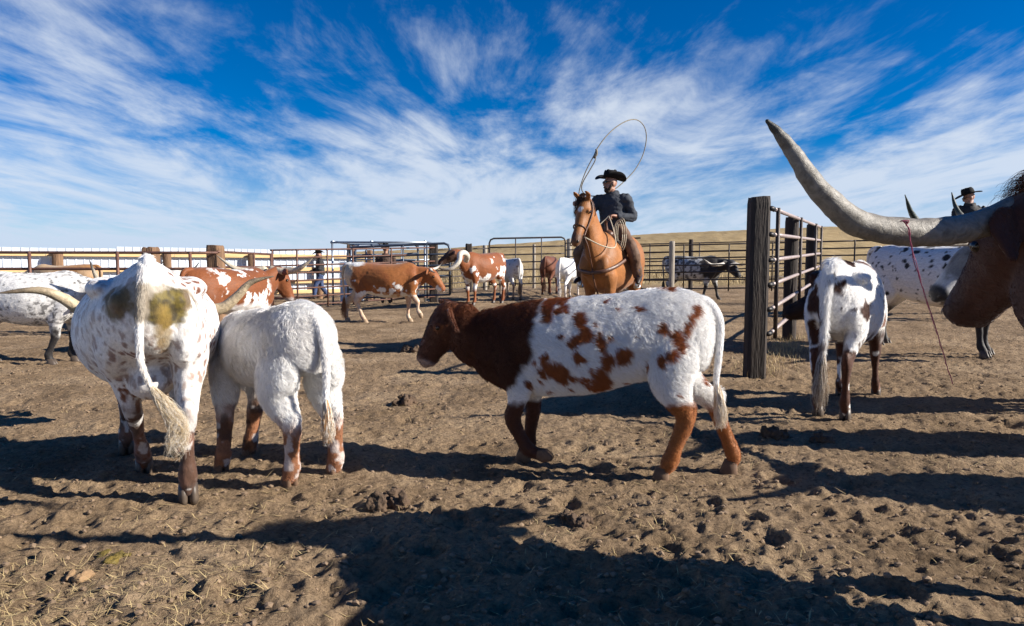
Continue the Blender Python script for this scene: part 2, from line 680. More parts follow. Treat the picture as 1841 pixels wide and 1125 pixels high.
def build_ground():
    rng = np.random.default_rng(5)
    near = 1.5 * np.exp(np.linspace(0, math.log(34 / 1.5), 620))
    far = 34 * np.exp(np.linspace(0, math.log(900 / 34), 90))[1:]
    back = np.array([-60, -30, -15, -8, -4, -2, -1, -0.3, 0.2, 0.5, 0.8, 1.0, 1.2, 1.35])
    Y = np.concatenate([back, near, far])
    nc = 720
    t = np.linspace(-1, 1, nc)
    W = 2.4 + 0.85 * np.abs(Y)
    X = t[None, :] * W[:, None]
    YY = np.repeat(Y[:, None], nc, 1)
    P = np.column_stack([X.ravel(), YY.ravel(), np.zeros(X.size)])
    Z = gz(P[:, 0], P[:, 1])
    dirt = 1 - sstep(-1.0, 2.5, P[:, 1] - np.interp(P[:, 0], [p[0] for p in FENCE_LINE], [p[1] for p in FENCE_LINE]))
    nr = 0.5 + 0.5 * (1 - sstep(15, 40, P[:, 1]))
    rel = (fbm(P, 0.9, 3, 3) - 0.5) * 0.07 + (fbm(P, 4.2, 5, 9, 0.6) - 0.5) * 0.038 + (fbm(P, 19.0, 3, 19, 0.6) - 0.5) * 0.034
    rid = 1 - np.abs(2 * fbm(P, 7.0, 3, 31) - 1)
    rid2 = np.abs(2 * fbm(P, 13.0, 3, 41, 0.6) - 1)
    rel += (rid - 0.8) * 0.013 - (rid2 - 0.2) * 0.022 * (1 - sstep(7, 14, P[:, 1])) * (0.35 + 0.9 * sstep(0.42, 0.6, fbm(P, 1.6, 2, 51)))
    rel = np.where(rel > 0.03, 0.03 + (rel - 0.03) * 0.45, rel)
    Z = Z + rel * nr * (0.25 + 0.75 * dirt) + (fbm(P, 0.25, 3, 77) - 0.5) * 0.5 * sstep(40, 90, P[:, 1])
    Z = Z.reshape(X.shape)
    # hoof prints: a pushed-in hollow with a crumbled rim
    for i in range(1500):
        cy = 1.6 * math.exp(rng.random() * math.log(15 / 1.6))
        cx = (rng.random() * 2 - 1) * (1.2 + 0.9 * cy)
        r = 0.035 + 0.04 * rng.random()
        dep = (0.007 + 0.024 * rng.random() ** 2) * (1 if cy < 8 else 0.8)
        j0, j1 = np.searchsorted(Y, [cy - 3 * r, cy + 3 * r])
        w = 2.4 + 0.85 * cy
        i0 = int(max(0, ((cx - 3.2 * r) / w + 1) / 2 * (nc - 1)))
        i1 = int(min(nc, ((cx + 3.2 * r) / w + 1) / 2 * (nc - 1) + 2))
        if j1 <= j0 or i1 <= i0:
            continue
        a = rng.random() * 3.14
        ca, sa = math.cos(a), math.sin(a)
        dx, dy = X[j0:j1, i0:i1] - cx, YY[j0:j1, i0:i1] - cy
        q = np.sqrt(((dx * ca + dy * sa) / (r * 1.25)) ** 2 + ((-dx * sa + dy * ca) / r) ** 2)
        Z[j0:j1, i0:i1] += -dep * np.exp(-(q ** 3.0) * 0.9) + dep * 0.38 * np.exp(-((q - 1.45) / 0.38) ** 2) * (0.4 + 0.9 * rng.random())
    # clods thrown up
    for i in range(1500):
        cy = 1.6 * math.exp(rng.random() * math.log(12 / 1.6))
        cx = (rng.random() * 2 - 1) * (1.2 + 0.9 * cy)
        r = 0.014 + 0.024 * rng.random() ** 2
        j0, j1 = np.searchsorted(Y, [cy - 2.5 * r, cy + 2.5 * r])
        w = 2.4 + 0.85 * cy
        i0 = int(max(0, ((cx - 2.5 * r) / w + 1) / 2 * (nc - 1)))
        i1 = int(min(nc, ((cx + 2.5 * r) / w + 1) / 2 * (nc - 1) + 2))
        if j1 <= j0 or i1 <= i0:
            continue
        q = ((X[j0:j1, i0:i1] - cx) ** 2 + (YY[j0:j1, i0:i1] - cy) ** 2) / (r * r)
        Z[j0:j1, i0:i1] += r * 0.5 * np.exp(-q ** 2)
    V = np.column_stack([X.ravel(), YY.ravel(), Z.ravel()]).astype(np.float32)
    nrw = len(Y)
    idx = np.arange(nrw * nc).reshape(nrw, nc)
    F = np.stack([idx[:-1, :-1], idx[:-1, 1:], idx[1:, 1:], idx[1:, :-1]], -1).reshape(-1, 4)
    me = bpy.data.meshes.new('ground')
    me.vertices.add(len(V))
    me.vertices.foreach_set('co', V.ravel())
    me.loops.add(F.size)
    me.loops.foreach_set('vertex_index', F.ravel().astype(np.int32))
    me.polygons.add(len(F))
    me.polygons.foreach_set('loop_start', np.arange(0, F.size, 4, dtype=np.int32))
    me.polygons.foreach_set('use_smooth', np.ones(len(F), bool))
    me.update(calc_edges=True)
    a = me.attributes.new('zone', 'FLOAT', 'POINT')
    zone = np.clip(1 - dirt + 0.0, 0, 1)
    a.data.foreach_set('value', zone.astype(np.float32))
    me.materials.append(ground_mat())
    o = link(bpy.data.objects.new('ground', me))
    o['kind'] = 'structure'
    o['label'] = 'trampled sandy pen floor running into a dry golden hillside'
    return Y, Z, nc


GY, GZ, GNC = build_ground()


def surf(x, y):
    """height of the finished ground surface"""
    j = int(np.clip(np.searchsorted(GY, y), 1, len(GY) - 1))
    j = j if abs(GY[j] - y) < abs(GY[j - 1] - y) else j - 1
    w = 2.4 + 0.85 * abs(GY[j])
    i = int(np.clip(round((x / w + 1) / 2 * (GNC - 1)), 0, GNC - 1))
    return float(GZ[j, i])


# ------------------------------------------------------------------ fences and pen gear
TIMBER = mat('weathered_timber', (0.042, 0.029, 0.022), 0.85, var=0.25, vscale=5, bump=0.8, bscale=22, stretch=(3, 3, 0.35), color2=(0.014, 0.010, 0.008))
TIMBER_RED = mat('brown_timber', (0.26, 0.15, 0.08), 0.85, vscale=5, bump=0.8, bscale=22, stretch=(3, 3, 0.35), color2=(0.10, 0.055, 0.03))
TIMBER_GREY = mat('grey_timber', (0.40, 0.35, 0.29), 0.85, vscale=5, bump=0.7, bscale=22, stretch=(3, 3, 0.35), color2=(0.2, 0.17, 0.135))
PLANK = mat('pine_plank', (0.66, 0.47, 0.23), 0.75, vscale=3, bump=0.3, bscale=30, stretch=(0.4, 3, 3), color2=(0.52, 0.34, 0.15))
RUST = mat('rusty_pipe', (0.16, 0.075, 0.05), 0.6, 0.3, vscale=14, bump=0.25, bscale=80, color2=(0.075, 0.038, 0.03))
DARKPIPE = mat('dark_pipe', (0.07, 0.055, 0.05), 0.55, 0.4, vscale=14, bump=0.2, bscale=80, color2=(0.035, 0.027, 0.025))
ROSEPIPE = mat('worn_primer_pipe', (0.40, 0.33, 0.31), 0.5, 0.2, vscale=16, bump=0.2, bscale=80, color2=(0.22, 0.17, 0.16))
GALV = mat('galvanised_pipe', (0.34, 0.38, 0.43), 0.4, 0.75, vscale=10, color2=(0.22, 0.26, 0.31))
BLUEPIPE = mat('slate_blue_pipe', (0.10, 0.125, 0.165), 0.45, 0.5, vscale=10, color2=(0.06, 0.075, 0.10))
SHEET = mat('white_sheet_metal', (0.60, 0.66, 0.74), 0.45, 0.0, vscale=2, color2=(0.48, 0.54, 0.63))
CLAMP = mat('dark_clamp', (0.03, 0.028, 0.028), 0.5, 0.6)


def timber_post(x, y, h, hw, label, material=TIMBER, rot=0.0, lean=(0, 0), seed=0, round_=False, name='timber_post'):
    rng = random.Random(seed + int(x * 100))
    z0 = gzf(x, y) - 0.25
    rings = []
    n = 14 if round_ else 16
    H = h + 0.25
    levels = [0, 0.3, 0.6, 0.9, 1.2, 1.5, H * 0.97, H]
    levels = sorted(set([min(l, H) for l in levels]))
    offs = [rng.uniform(-0.06, 0.06) for _ in range(n)]
    for li, z in enumerate(levels):
        ring = []
        for j in range(n):
            a = 2 * math.pi * (j + 0.5) / n
            c, s = math.cos(a), math.sin(a)
            k = 2.0 if round_ else 9.0
            r = (abs(c) ** k + abs(s) ** k) ** (-1 / k) * hw
            r *= 1 + offs[j] * (0.35 if not round_ else 0.6) + rng.uniform(-0.02, 0.02)
            if li == len(levels) - 1:
                r *= 0.93
            ring.append((r * math.cos(a + rot) + lean[0] * z, r * math.sin(a + rot) + lean[1] * z, z + (rng.uniform(-0.012, 0.012) if li >= len(levels) - 2 else 0)))
        rings.append(ring)
    o = MB().rings(rings).build(name, material, None, smooth=False)
    o.location = (x, y, z0)
    o.data.polygons.foreach_set('use_smooth', [False] * len(o.data.polygons))
    return tag(o, label, 'post', 'timber posts of the pen fences')


def pipe_panel(p0, p1, heights, stiles, label, material, r=0.022, rs=0.02, top=None, group='pipe fence panels', name='pipe_fence_panel', cat='fence', rail_r=None,
               stile_mat=None, sag=0.0, follow=True, loop=False):
    """a run of horizontal pipes welded to upright stiles; p0, p1 ground points, stiles as fractions"""
    p0 = Vector((p0[0], p0[1], 0))
    p1 = Vector((p1[0], p1[1], 0))
    z0, z1 = gzf(p0.x, p0.y), gzf(p1.x, p1.y)
    root = thing(name, label, cat, (p0.x, p0.y, z0), 0, group)
    d = p1 - p0

    def pt(f, h):
        return Vector((d.x * f, d.y * f, (z1 - z0) * f + h))
    side = (0, 0, 1)
    hs = list(heights)
    if loop:
        hi, lo = max(hs), min(hs)
        Lh = d.length
        rc = 0.16
        fr = rc / Lh
        mb = MB()
        pts = [pt(0, lo)]
        pts += [pt(0, hi - rc), pt(fr * 0.3, hi - rc * 0.3), pt(fr, hi), pt(0.5, hi), pt(1 - fr, hi), pt(1 - fr * 0.3, hi - rc * 0.3), pt(1, hi - rc), pt(1, lo), ]
        mb.tube(pts, r * 1.25, n=8, side=(d.y, -d.x, 0.0))
        mb.build('frame', material, root)
        hs.remove(hi)
    for i, h in enumerate(hs):
        mb = MB()
        pts = [pt(f, h - sag * math.sin(math.pi * f) * (0.5 + 0.5 * math.sin(3.1 * i))) for f in np.linspace(0, 1, 7)]
        mb.tube(pts, r, n=8, side=side)
        mb.build('rail', material, root)
    for f in stiles:
        mb = MB()
        off = Vector((d.y, -d.x, 0)).normalized() * (r + rs) * 0.55
        mb.tube([pt(f, min(heights) - 0.08) + off, pt(f, (max(heights) + min(heights)) / 2) + off, pt(f, max(heights) + 0.02 if not loop else max(heights)) + off], rs, n=8)
        mb.build('stile', stile_mat or material, root)
    return root


def gp(u, Y):
    return ((u - IMW / 2) / FPX * Y, Y)


# left fence of rusty pipe with railroad-tie posts
pipe_panel(gp(-160, 11.6), gp(393, 12.0), [1.45, 1.17, 0.90, 0.63, 0.36], [0.02, 0.385, 0.67, 0.91],
           'rusty pipe fence behind the grey speckled cow and big white cow', RUST, 0.024, 0.028)
pipe_panel(gp(393, 12.05), gp(487, 14.6), [1.47, 1.2, 0.93, 0.66, 0.39], [0.62, 0.99],
           'short rusty pipe run behind the wide-horned red and white cow', RUST, 0.022, 0.022)
pipe_panel(gp(487, 17.4), gp(783, 20.3), [1.62, 1.42, 1.22, 1.02, 0.82, 0.62, 0.40, 0.18], [0.01, 0.14, 0.31, 0.46, 0.7],
           'rusty many-railed pipe fence in front of the walking person and chute', RUST, 0.022, 0.022)
x, y = gp(265, 12.1)
timber_post(x, y + 0.16, 1.55, 0.125, 'short brown timber post rising behind the big white cow\'s rump', TIMBER_RED, 0.05, (0, 0), 1)
x, y = gp(393, 12.2)
timber_post(x, y, 1.58, 0.125, 'square brown railroad-tie post behind the red and white longhorn\'s back', TIMBER_RED, -0.1, (-0.02, 0.0), 2)

# white metal windbreak with pine planks
WA, WB = Vector((-17.2, 18.9, 0)), Vector((-5.9, 27.4, 0))


def windbreak():
    d = (WB - WA)
    n = d.normalized()
    perp = Vector((n.y, -n.x, 0))       # towards the camera
    L = d.length
    ang = math.atan2(n.y, n.x)
    root = thing('metal_windbreak', 'long low windbreak of white ribbed metal sheets behind the left fence', 'wall', (WA.x, WA.y, 0), ang)
    w = 0.92
    prof = []
    for i in range(4):
        x0 = i * w / 4
        prof += [(x0, 0), (x0 + 0.012, -0.02), (x0 + 0.042, -0.02), (x0 + 0.054, 0)]
    prof.append((w, 0))
    rng = random.Random(4)
    meshes = []
    for k in range(3):
        mb = MB()
        hh = 1.80
        b = len(mb.v)
        for z in (0.12, hh):
            for p in prof:
                mb.v.append((p[0], p[1], z))
        for z in (hh, 0.12):
            for p in prof:
                mb.v.append((p[0], p[1] + 0.003, z))
        m_ = len(prof)
        for r_ in (0, 2):
            for i in range(m_ - 1):
                mb.f.append((r_ * m_ + i, r_ * m_ + i + 1, (r_ + 1) * m_ + i + 1, (r_ + 1) * m_ + i))
        meshes.append(mb.mesh('sheet', False))
        meshes[-1].materials.append(SHEET)
    cnt = int(L / w)
    for i in range(cnt):
        o = bpy.data.objects.new('sheet', meshes[i % 3])
        link(o, root)
        o.location = (i * w, 0.10 + 0.004 * (i % 2), (0.05 if i > cnt * 0.36 else 0.0) + rng.uniform(-0.012, 0.012))
    pf = thing('plank_fence', 'pale pine plank rails nailed along the white metal windbreak', 'fence', (WA.x, WA.y, 0), ang)
    for h in (1.60, 1.12, 0.66, 0.28):
        x0 = 0.0
        while x0 < L - 0.5:
            l = min(3.6, L - x0)
            mb = MB()
            mb.box((x0 + l / 2, -0.035, h + rng.uniform(-0.012, 0.012)), (l / 2 - 0.006, 0.018, 0.07), bev=0.004)
            mb.build('plank', PLANK, pf, False)
            x0 += 3.6
    for u, hw, lab in ((105, 0.15, 'brown post on the windbreak above the grey speckled cow'), (300, 0.13, 'dark post on the windbreak just right of the cow\'s rump peak'),
                       (451, 0.12, 'dark post on the windbreak behind the wide longhorn\'s horns'), (572, 0.11, 'slim dark post on the windbreak beside the walking person')):
        # where the camera's line of sight to that column meets the windbreak
        sx = (u - IMW / 2) / FPX
        t = (WA.x - sx * WA.y) / (sx * n.y - n.x)
        p = WA + n * t + perp * (hw + 0.062)
        timber_post(p.x, p.y, 1.66, hw, lab, TIMBER_RED, 0.3, (0, 0), u, True)


windbreak()

# squeeze chute frame and loop-topped gates in the middle
def chute():
    x0, x1 = gp(594, 20.6)[0], gp(762, 20.6)[0]
    root = thing('cattle_chute', 'galvanised open-topped cattle chute frame behind the walking red cow', 'chute', (x0, 20.9, 0), 0)
    W = x1 - x0
    Hh = 1.95
    D = 2.2
    for (ax, ay) in ((0, 0), (W, 0), (0.05, D), (W, D)):
        MB().tube([(ax, ay, 0), (ax, ay, Hh / 2), (ax, ay, Hh)], 0.032, n=8).build('upright', GALV, root)
    for a, b in (((-0.05, 0, Hh), (W + 0.05, 0, Hh)), ((0, D, Hh), (W, D, Hh)), ((0, 0, Hh + 0.03), (0, D, Hh + 0.03)), ((W, 0, Hh + 0.03), (W, D, Hh + 0.03)), ((W * 0.42, 0, Hh + 0.03), (W * 0.42, D, Hh + 0.03))):
        MB().tube([a, b], 0.032, n=8).build('top_bar', GALV, root)
    for i, h in enumerate((0.25, 0.55, 0.85, 1.15, 1.45)):
        MB().tube([(0, D, h), (W, D, h)], 0.022, n=8).build('side_bar', GALV, root)
    for fx in (0.2, 0.42, 0.62, 0.82):
        MB().tube([(W * fx, D + 0.03, 0.1), (W * fx, D + 0.03, Hh)], 0.02, n=8).build('side_post', GALV, root)
    mb = MB()
    mb.box((W * 0.62, D - 0.2, 0.9), (0.5, 0.02, 0.55), bev=0.01)
    mb.build('side_panel', BLUEPIPE, root, False)
    MB().box((0.55, 0.12, 0.75), (0.36, 0.012, 0.62), bev=0.006).build('door_panel', SHEET, root, False)
chute()
pipe_panel(gp(626, 19.9), gp(809, 19.6), [1.72, 1.42, 1.1, 0.8, 0.5, 0.25], [0.26, 0.55, 0.78],
           'slate blue round-cornered gate panel above the red cow\'s back', BLUEPIPE, 0.028, 0.02, loop=True, group='round-cornered gates', name='pipe_gate', cat='gate')
pipe_panel(gp(640, 20.45), gp(752, 22.6), [1.78, 1.5, 1.2, 0.9, 0.6, 0.3], [0.5],
           'second slate blue gate swung half open inside the chute', BLUEPIPE, 0.026, 0.02, loop=True, group='round-cornered gates', name='pipe_gate', cat='gate')
x, y = gp(780, 20.4)
timber_post(x, y, 1.76, 0.13, 'dark square timber post at the red cow\'s nose', TIMBER, 0.1, (0, 0), 3)
x, y = gp(632, 23.3)
timber_post(x, y, 1.93, 0.125, 'brown timber post inside the chute frame', TIMBER_RED, 0.1, (0, 0), 4)
x, y = gp(664, 24.0)
timber_post(x, y, 1.72, 0.125, 'lower timber post right of the one in the chute frame', TIMBER_RED, 0.1, (0, 0), 5)

# far fence, behind the horse and on to the right
RH = [1.72, 1.47, 1.22, 0.98, 0.74, 0.5, 0.27]
pipe_panel(gp(788, 24.5), gp(880, 26.0), [h - 0.12 for h in RH], [0.25, 0.6, 0.98], 'dark pipe fence panel between the nose post and the curled-horn bull', DARKPIPE, 0.022, 0.02)
pipe_panel(gp(880, 25.4), gp(1016, 25.8), [1.95, 1.62, 1.34, 1.06, 0.78, 0.5, 0.25], [0.34, 0.68], 'dark round-cornered gate behind the curled-horn bull and white calf', DARKPIPE, 0.026, 0.02,
           loop=True, group='round-cornered gates', name='pipe_gate', cat='gate')
RN = [1.50, 1.33, 1.16, 0.98, 0.80, 0.60, 0.38]
pipe_panel(gp(1016, 25.9), gp(1150, 18.4), RH, [0.3, 0.62], 'dark pipe fence panel passing behind the ridden horse', DARKPIPE, 0.02, 0.02)
pipe_panel(gp(1150, 18.2), gp(1207, 17.7), RN, [0.05], 'short dark pipe panel just right of the ridden horse\'s rump', DARKPIPE, 0.018, 0.018)
pipe_panel(gp(1207, 17.7), gp(1352, 17.3), RN, [0.15, 0.71, 0.98], 'dark pipe fence panel in front of the black spotted longhorn', DARKPIPE, 0.018, 0.018)
pipe_panel(gp(1352, 17.3), gp(1536, 16.4), RN, [0.2, 0.45, 0.99], 'dark pipe fence panel beyond the near gate posts', DARKPIPE, 0.018, 0.018)
pipe_panel(gp(1536, 16.4), gp(1790, 15.6), RN, [0.3, 0.6, 0.99], 'dark pipe fence panel hidden mostly behind the huge horn', DARKPIPE, 0.018, 0.018)
pipe_panel(gp(1140, 23.5), gp(1420, 23.0), [1.6, 1.3, 1.0, 0.7, 0.4], [0.1, 0.42, 0.75], 'farther dark pipe fence seen beyond the black spotted longhorn', DARKPIPE, 0.02, 0.02)
for u, Y, h, hw, lab, m_, rd in ((843, 25.3, 1.78, 0.115, 'dark square post left of the curled-horn bull', TIMBER, False), (872, 26.6, 1.72, 0.085, 'round pale post just behind the curled-horn bull\'s head', TIMBER_GREY, True),
                                 (960, 27.2, 1.72, 0.06, 'thin round pale post behind the middle gate', TIMBER_GREY, True), (1023, 26.3, 1.9, 0.09, 'round grey post half hidden by the horse\'s muzzle', TIMBER_GREY, True),
                                 (1207, 17.55, 1.60, 0.072, 'round light grey post left of the black spotted longhorn', TIMBER_GREY, True), (1241, 23.3, 1.72, 0.075, 'dark round post above the black spotted longhorn\'s back', TIMBER, True)):
    x, y = gp(u, Y)
    timber_post(x, y, h, hw, lab, m_, 0.2, (0, 0), u, rd)

# near gate run on the right: three dark ties and worn pipe rails
PA, PB, PC = (2.60, 7.28), (4.13, 10.15), (6.28, 14.4)
timber_post(*PA, 1.90, 0.102, 'tallest dark square gate post, nearest of the three', TIMBER, -0.05, (0.004, 0), 11)
timber_post(*PB, 1.82, 0.098, 'dark gate post just right of the nearest, lit along its edge', TIMBER, 0.0, (0, 0), 12, True)
timber_post(*PC, 1.85, 0.100, 'farthest of the three dark gate posts', TIMBER, -0.2, (0, 0), 13)
ga = pipe_panel((2.735, 7.24), (6.42, 14.3), [1.78, 1.51, 1.24, 0.98, 0.72, 0.46], [0.035, 0.385, 0.76, 0.97],
                'worn pinkish pipe gate run between the dark posts on the right', ROSEPIPE, 0.024, 0.024, group='pipe fence panels', stile_mat=DARKPIPE)
for h in (1.78, 1.51, 1.24, 0.98, 0.72, 0.46):
    MB().tube([(-0.05, -0.03, h), (0.0, 0.0, h), (0.055, 0.105, h)], 0.0275, n=8).build('end_collar', CLAMP, ga)

# ------------------------------------------------------------------ animals
WHITE = np.array((0.80, 0.785, 0.76))
CREAM = np.array((0.62, 0.50, 0.36))
RED = np.array((0.25, 0.074, 0.019))
ORANGE = np.array((0.36, 0.125, 0.031))
DKRED = np.array((0.115, 0.034, 0.013))
DKBROWN = np.array((0.045, 0.022, 0.013))
BLACK = np.array((0.014, 0.012, 0.012))

HORN = None


def horn_mat():
    """horn: pale and streaked near the head, darkening along its length by the mesh's own attribute"""
    m = bpy.data.materials.new('horn_keratin')
    m.use_nodes = True
    nt = m.node_tree
    N, L = nt.nodes.new, nt.links.new
    b = nt.nodes['Principled BSDF']
    b.inputs['Roughness'].default_value = 0.5
    b.inputs['Specular IOR Level'].default_value = 0.4
    a = N('ShaderNodeAttribute')
    a.attribute_name = 'coat'
    tc = N('ShaderNodeTexCoord')
    no = N('ShaderNodeTexNoise')
    no.inputs['Scale'].default_value = 22
    no.inputs['Detail'].default_value = 8
    no.inputs['Roughness'].default_value = 0.7
    no.inputs['Distortion'].default_value = 1.2
    L(tc.outputs['Object'], no.inputs['Vector'])
    mr = N('ShaderNodeMapRange')
    mr.inputs['From Min'].default_value = 0.3
    mr.inputs['From Max'].default_value = 0.7
    mr.inputs['To Min'].default_value = 0.42
    mr.inputs['To Max'].default_value = 1.25
    L(no.outputs['Fac'], mr.inputs['Value'])
    mx = N('ShaderNodeVectorMath')
    mx.operation = 'SCALE'
    L(a.outputs['Color'], mx.inputs[0])
    L(mr.outputs[0], mx.inputs['Scale'])
    L(mx.outputs[0], b.inputs['Base Color'])
    bp = N('ShaderNodeBump')
    bp.inputs['Strength'].default_value = 0.6
    bp.inputs['Distance'].default_value = 0.01
    L(no.outputs['Fac'], bp.inputs['Height'])
    L(bp.outputs[0], b.inputs['Normal'])
    return m


def horn(parent, pts, r0, n=16, base=(0.46, 0.41, 0.33), tip=(0.05, 0.045, 0.04), tipfrom=0.72, prof=None, sub=6, rough=0.006, name='horn'):
    global HORN
    if HORN is None:
        HORN = horn_mat()
    m = len(pts)
    t = np.linspace(0, 1, m)
    rr = np.interp(t, *zip(*prof)) * r0 if prof else r0 * (1 - t ** 1.6 * 0.9)
    mb = MB()
    mb.tube(pts, rr, n=n, sub=sub, side=(0.15, 0.25, 0.95), taper_ends=True)
    o = mb.build(name, HORN, parent)
    V = verts_of(o.data)
    K = len(V) // n
    s = np.repeat(np.linspace(0, 1, K), n)
    C = np.array(base)[None] * (1 + 0.2 * (fbm(V, 14, 3, 5) - 0.5))[:, None]
    k = sstep(tipfrom - 0.15, min(1.0, tipfrom + 0.18), s + (fbm(V, 18, 3, 8) - 0.5) * 0.15)[:, None]
    C = C * (1 - k) + np.array(tip)[None] * k
    paint(o.data, C)
    if rough > 0:
        nn = normals_of(o.data)
        V2 = V + nn * ((fbm(V * np.array((1, 1, 1)), 26, 3, 2) - 0.5) * rough)[:, None]
        set_verts(o.data, V2)
    return o


EYE = mat('dark_eye', (0.012, 0.008, 0.006), 0.12, var=0.0, spec=0.6)
HOOF = mat('hoof_horn', (0.10, 0.075, 0.055), 0.5, vscale=20, color2=(0.05, 0.036, 0.027))
HOOF_PALE = mat('pale_hoof', (0.42, 0.30, 0.19), 0.5, vscale=20, color2=(0.22, 0.15, 0.09))
HOOF_CALF = mat('dusty_hoof', (0.17, 0.10, 0.055), 0.8, vscale=20, color2=(0.09, 0.05, 0.03))
NOSE = mat('moist_nose', (0.02, 0.016, 0.015), 0.3, var=0.1)

COW_TORSO = [(-0.84, 1.16, 0.98, 0.05, 1.8), (-0.79, 1.25, 0.84, 0.13, 1.6), (-0.70, 1.29, 0.74, 0.215, 1.55), (-0.55, 1.31, 0.68, 0.265, 1.7), (-0.36, 1.30, 0.62, 0.285, 2.0), (-0.12, 1.28, 0.56, 0.33, 2.2),
             (0.10, 1.27, 0.53, 0.345, 2.2), (0.30, 1.28, 0.54, 0.31, 2.0), (0.46, 1.31, 0.58, 0.25, 1.8), (0.60, 1.27, 0.64, 0.205, 1.8), (0.70, 1.18, 0.74, 0.13, 2.0)]
COW_FORE = [(0.47, 0.12, 1.10, 0.13, 0.07), (0.53, 0.165, 0.88, 0.155, 0.085), (0.47, 0.165, 0.68, 0.12, 0.08), (0.46, 0.155, 0.53, 0.075, 0.06), (0.47, 0.15, 0.40, 0.055, 0.052),
            (0.465, 0.15, 0.33, 0.042, 0.040), (0.46, 0.15, 0.21, 0.034, 0.032), (0.46, 0.15, 0.125, 0.046, 0.044), (0.485, 0.15, 0.075, 0.042, 0.042), (0.50, 0.15, 0.04, 0.045, 0.045)]
COW_HIND = [(-0.50, 0.12, 1.08, 0.20, 0.10), (-0.53, 0.165, 0.90, 0.20, 0.11), (-0.51, 0.18, 0.73, 0.16, 0.095), (-0.58, 0.165, 0.59, 0.095, 0.065), (-0.68, 0.155, 0.455, 0.068, 0.048),
            (-0.675, 0.15, 0.37, 0.050, 0.041), (-0.655, 0.15, 0.24, 0.037, 0.034), (-0.645, 0.15, 0.135, 0.048, 0.046), (-0.62, 0.15, 0.08, 0.043, 0.043), (-0.605, 0.15, 0.04, 0.046, 0.046)]
CALF_TORSO = [(-0.75, 0.93, 0.76, 0.04, 2.0), (-0.71, 1.00, 0.64, 0.11, 1.9), (-0.63, 1.055, 0.62, 0.165, 1.8), (-0.50, 1.075, 0.58, 0.20, 1.8), (-0.32, 1.05, 0.55, 0.215, 2.0), (-0.10, 1.025, 0.475, 0.235, 2.2),
              (0.12, 1.005, 0.445, 0.23, 2.2), (0.30, 0.99, 0.45, 0.20, 2.0), (0.44, 0.965, 0.475, 0.165, 1.9), (0.56, 0.92, 0.53, 0.125, 2.0), (0.64, 0.86, 0.60, 0.07, 2.0)]
CALF_FORE = [(0.40, 0.09, 0.82, 0.12, 0.06), (0.44, 0.12, 0.64, 0.125, 0.075), (0.40, 0.12, 0.50, 0.095, 0.07), (0.395, 0.115, 0.39, 0.066, 0.056), (0.40, 0.11, 0.31, 0.058, 0.052),
             (0.395, 0.11, 0.24, 0.047, 0.043), (0.39, 0.11, 0.165, 0.042, 0.038), (0.39, 0.11, 0.105, 0.05, 0.046), (0.41, 0.11, 0.06, 0.044, 0.044), (0.42, 0.11, 0.035, 0.046, 0.046)]
CALF_HIND = [(-0.43, 0.10, 0.86, 0.18, 0.08), (-0.47, 0.13, 0.69, 0.175, 0.095), (-0.45, 0.14, 0.56, 0.14, 0.085), (-0.52, 0.13, 0.45, 0.09, 0.064), (-0.60, 0.12, 0.355, 0.068, 0.05),
             (-0.595, 0.12, 0.29, 0.054, 0.045), (-0.58, 0.12, 0.19, 0.045, 0.04), (-0.57, 0.12, 0.11, 0.053, 0.048), (-0.545, 0.12, 0.06, 0.046, 0.046), (-0.53, 0.12, 0.035, 0.048, 0.048)]
COW_HEAD = [(-0.06, -0.10, 0.075, 0.08), (0.0, -0.08, 0.125, 0.112), (0.07, -0.078, 0.138, 0.126), (0.15, -0.08, 0.135, 0.126), (0.23, -0.082, 0.117, 0.102), (0.31, -0.085, 0.10, 0.086),
            (0.38, -0.09, 0.089, 0.082), (0.44, -0.098, 0.082, 0.087), (0.48, -0.104, 0.068, 0.082), (0.50, -0.108, 0.038, 0.055)]


def head_frame(poll, yaw, pitch, roll=0.0):
    """axes of a head: forward along the face, left, up"""
    f = Vector((math.cos(yaw) * math.cos(pitch), math.sin(yaw) * math.cos(pitch), math.sin(pitch)))
    l = Vector((-math.sin(yaw), math.cos(yaw), 0))
    u = f.cross(l)
    if roll:
        q = Matrix.Rotation(roll, 3, f)
        l, u = q @ l, q @ u
    M = Matrix((f, l, u)).transposed()
    return lambda p: Vector(poll) + M @ Vector(p)


def pose_leg(keys, side, sc, foot=(0, 0, 0), knee=0.0, hock=0.0):
    """lean a leg so that its foot moves by foot; knee pushes the middle joint forward"""
    top = keys[0][2]
    out = []
    for i, (x, y, z, ra, rb) in enumerate(keys):
        w = max(0.0, min(1.0, (top - z) / (top - 0.1)))
        w = w ** 1.25
        b = math.exp(-((z / top - 0.36) / 0.16) ** 2) * knee
        out.append((x * sc[0] + foot[0] * w + b, side * y * sc[1] + foot[1] * w, (z + foot[2] * w ** 2) * sc[2], ra * (sc[0] + sc[1]) / 2, rb * sc[1]))
    return out


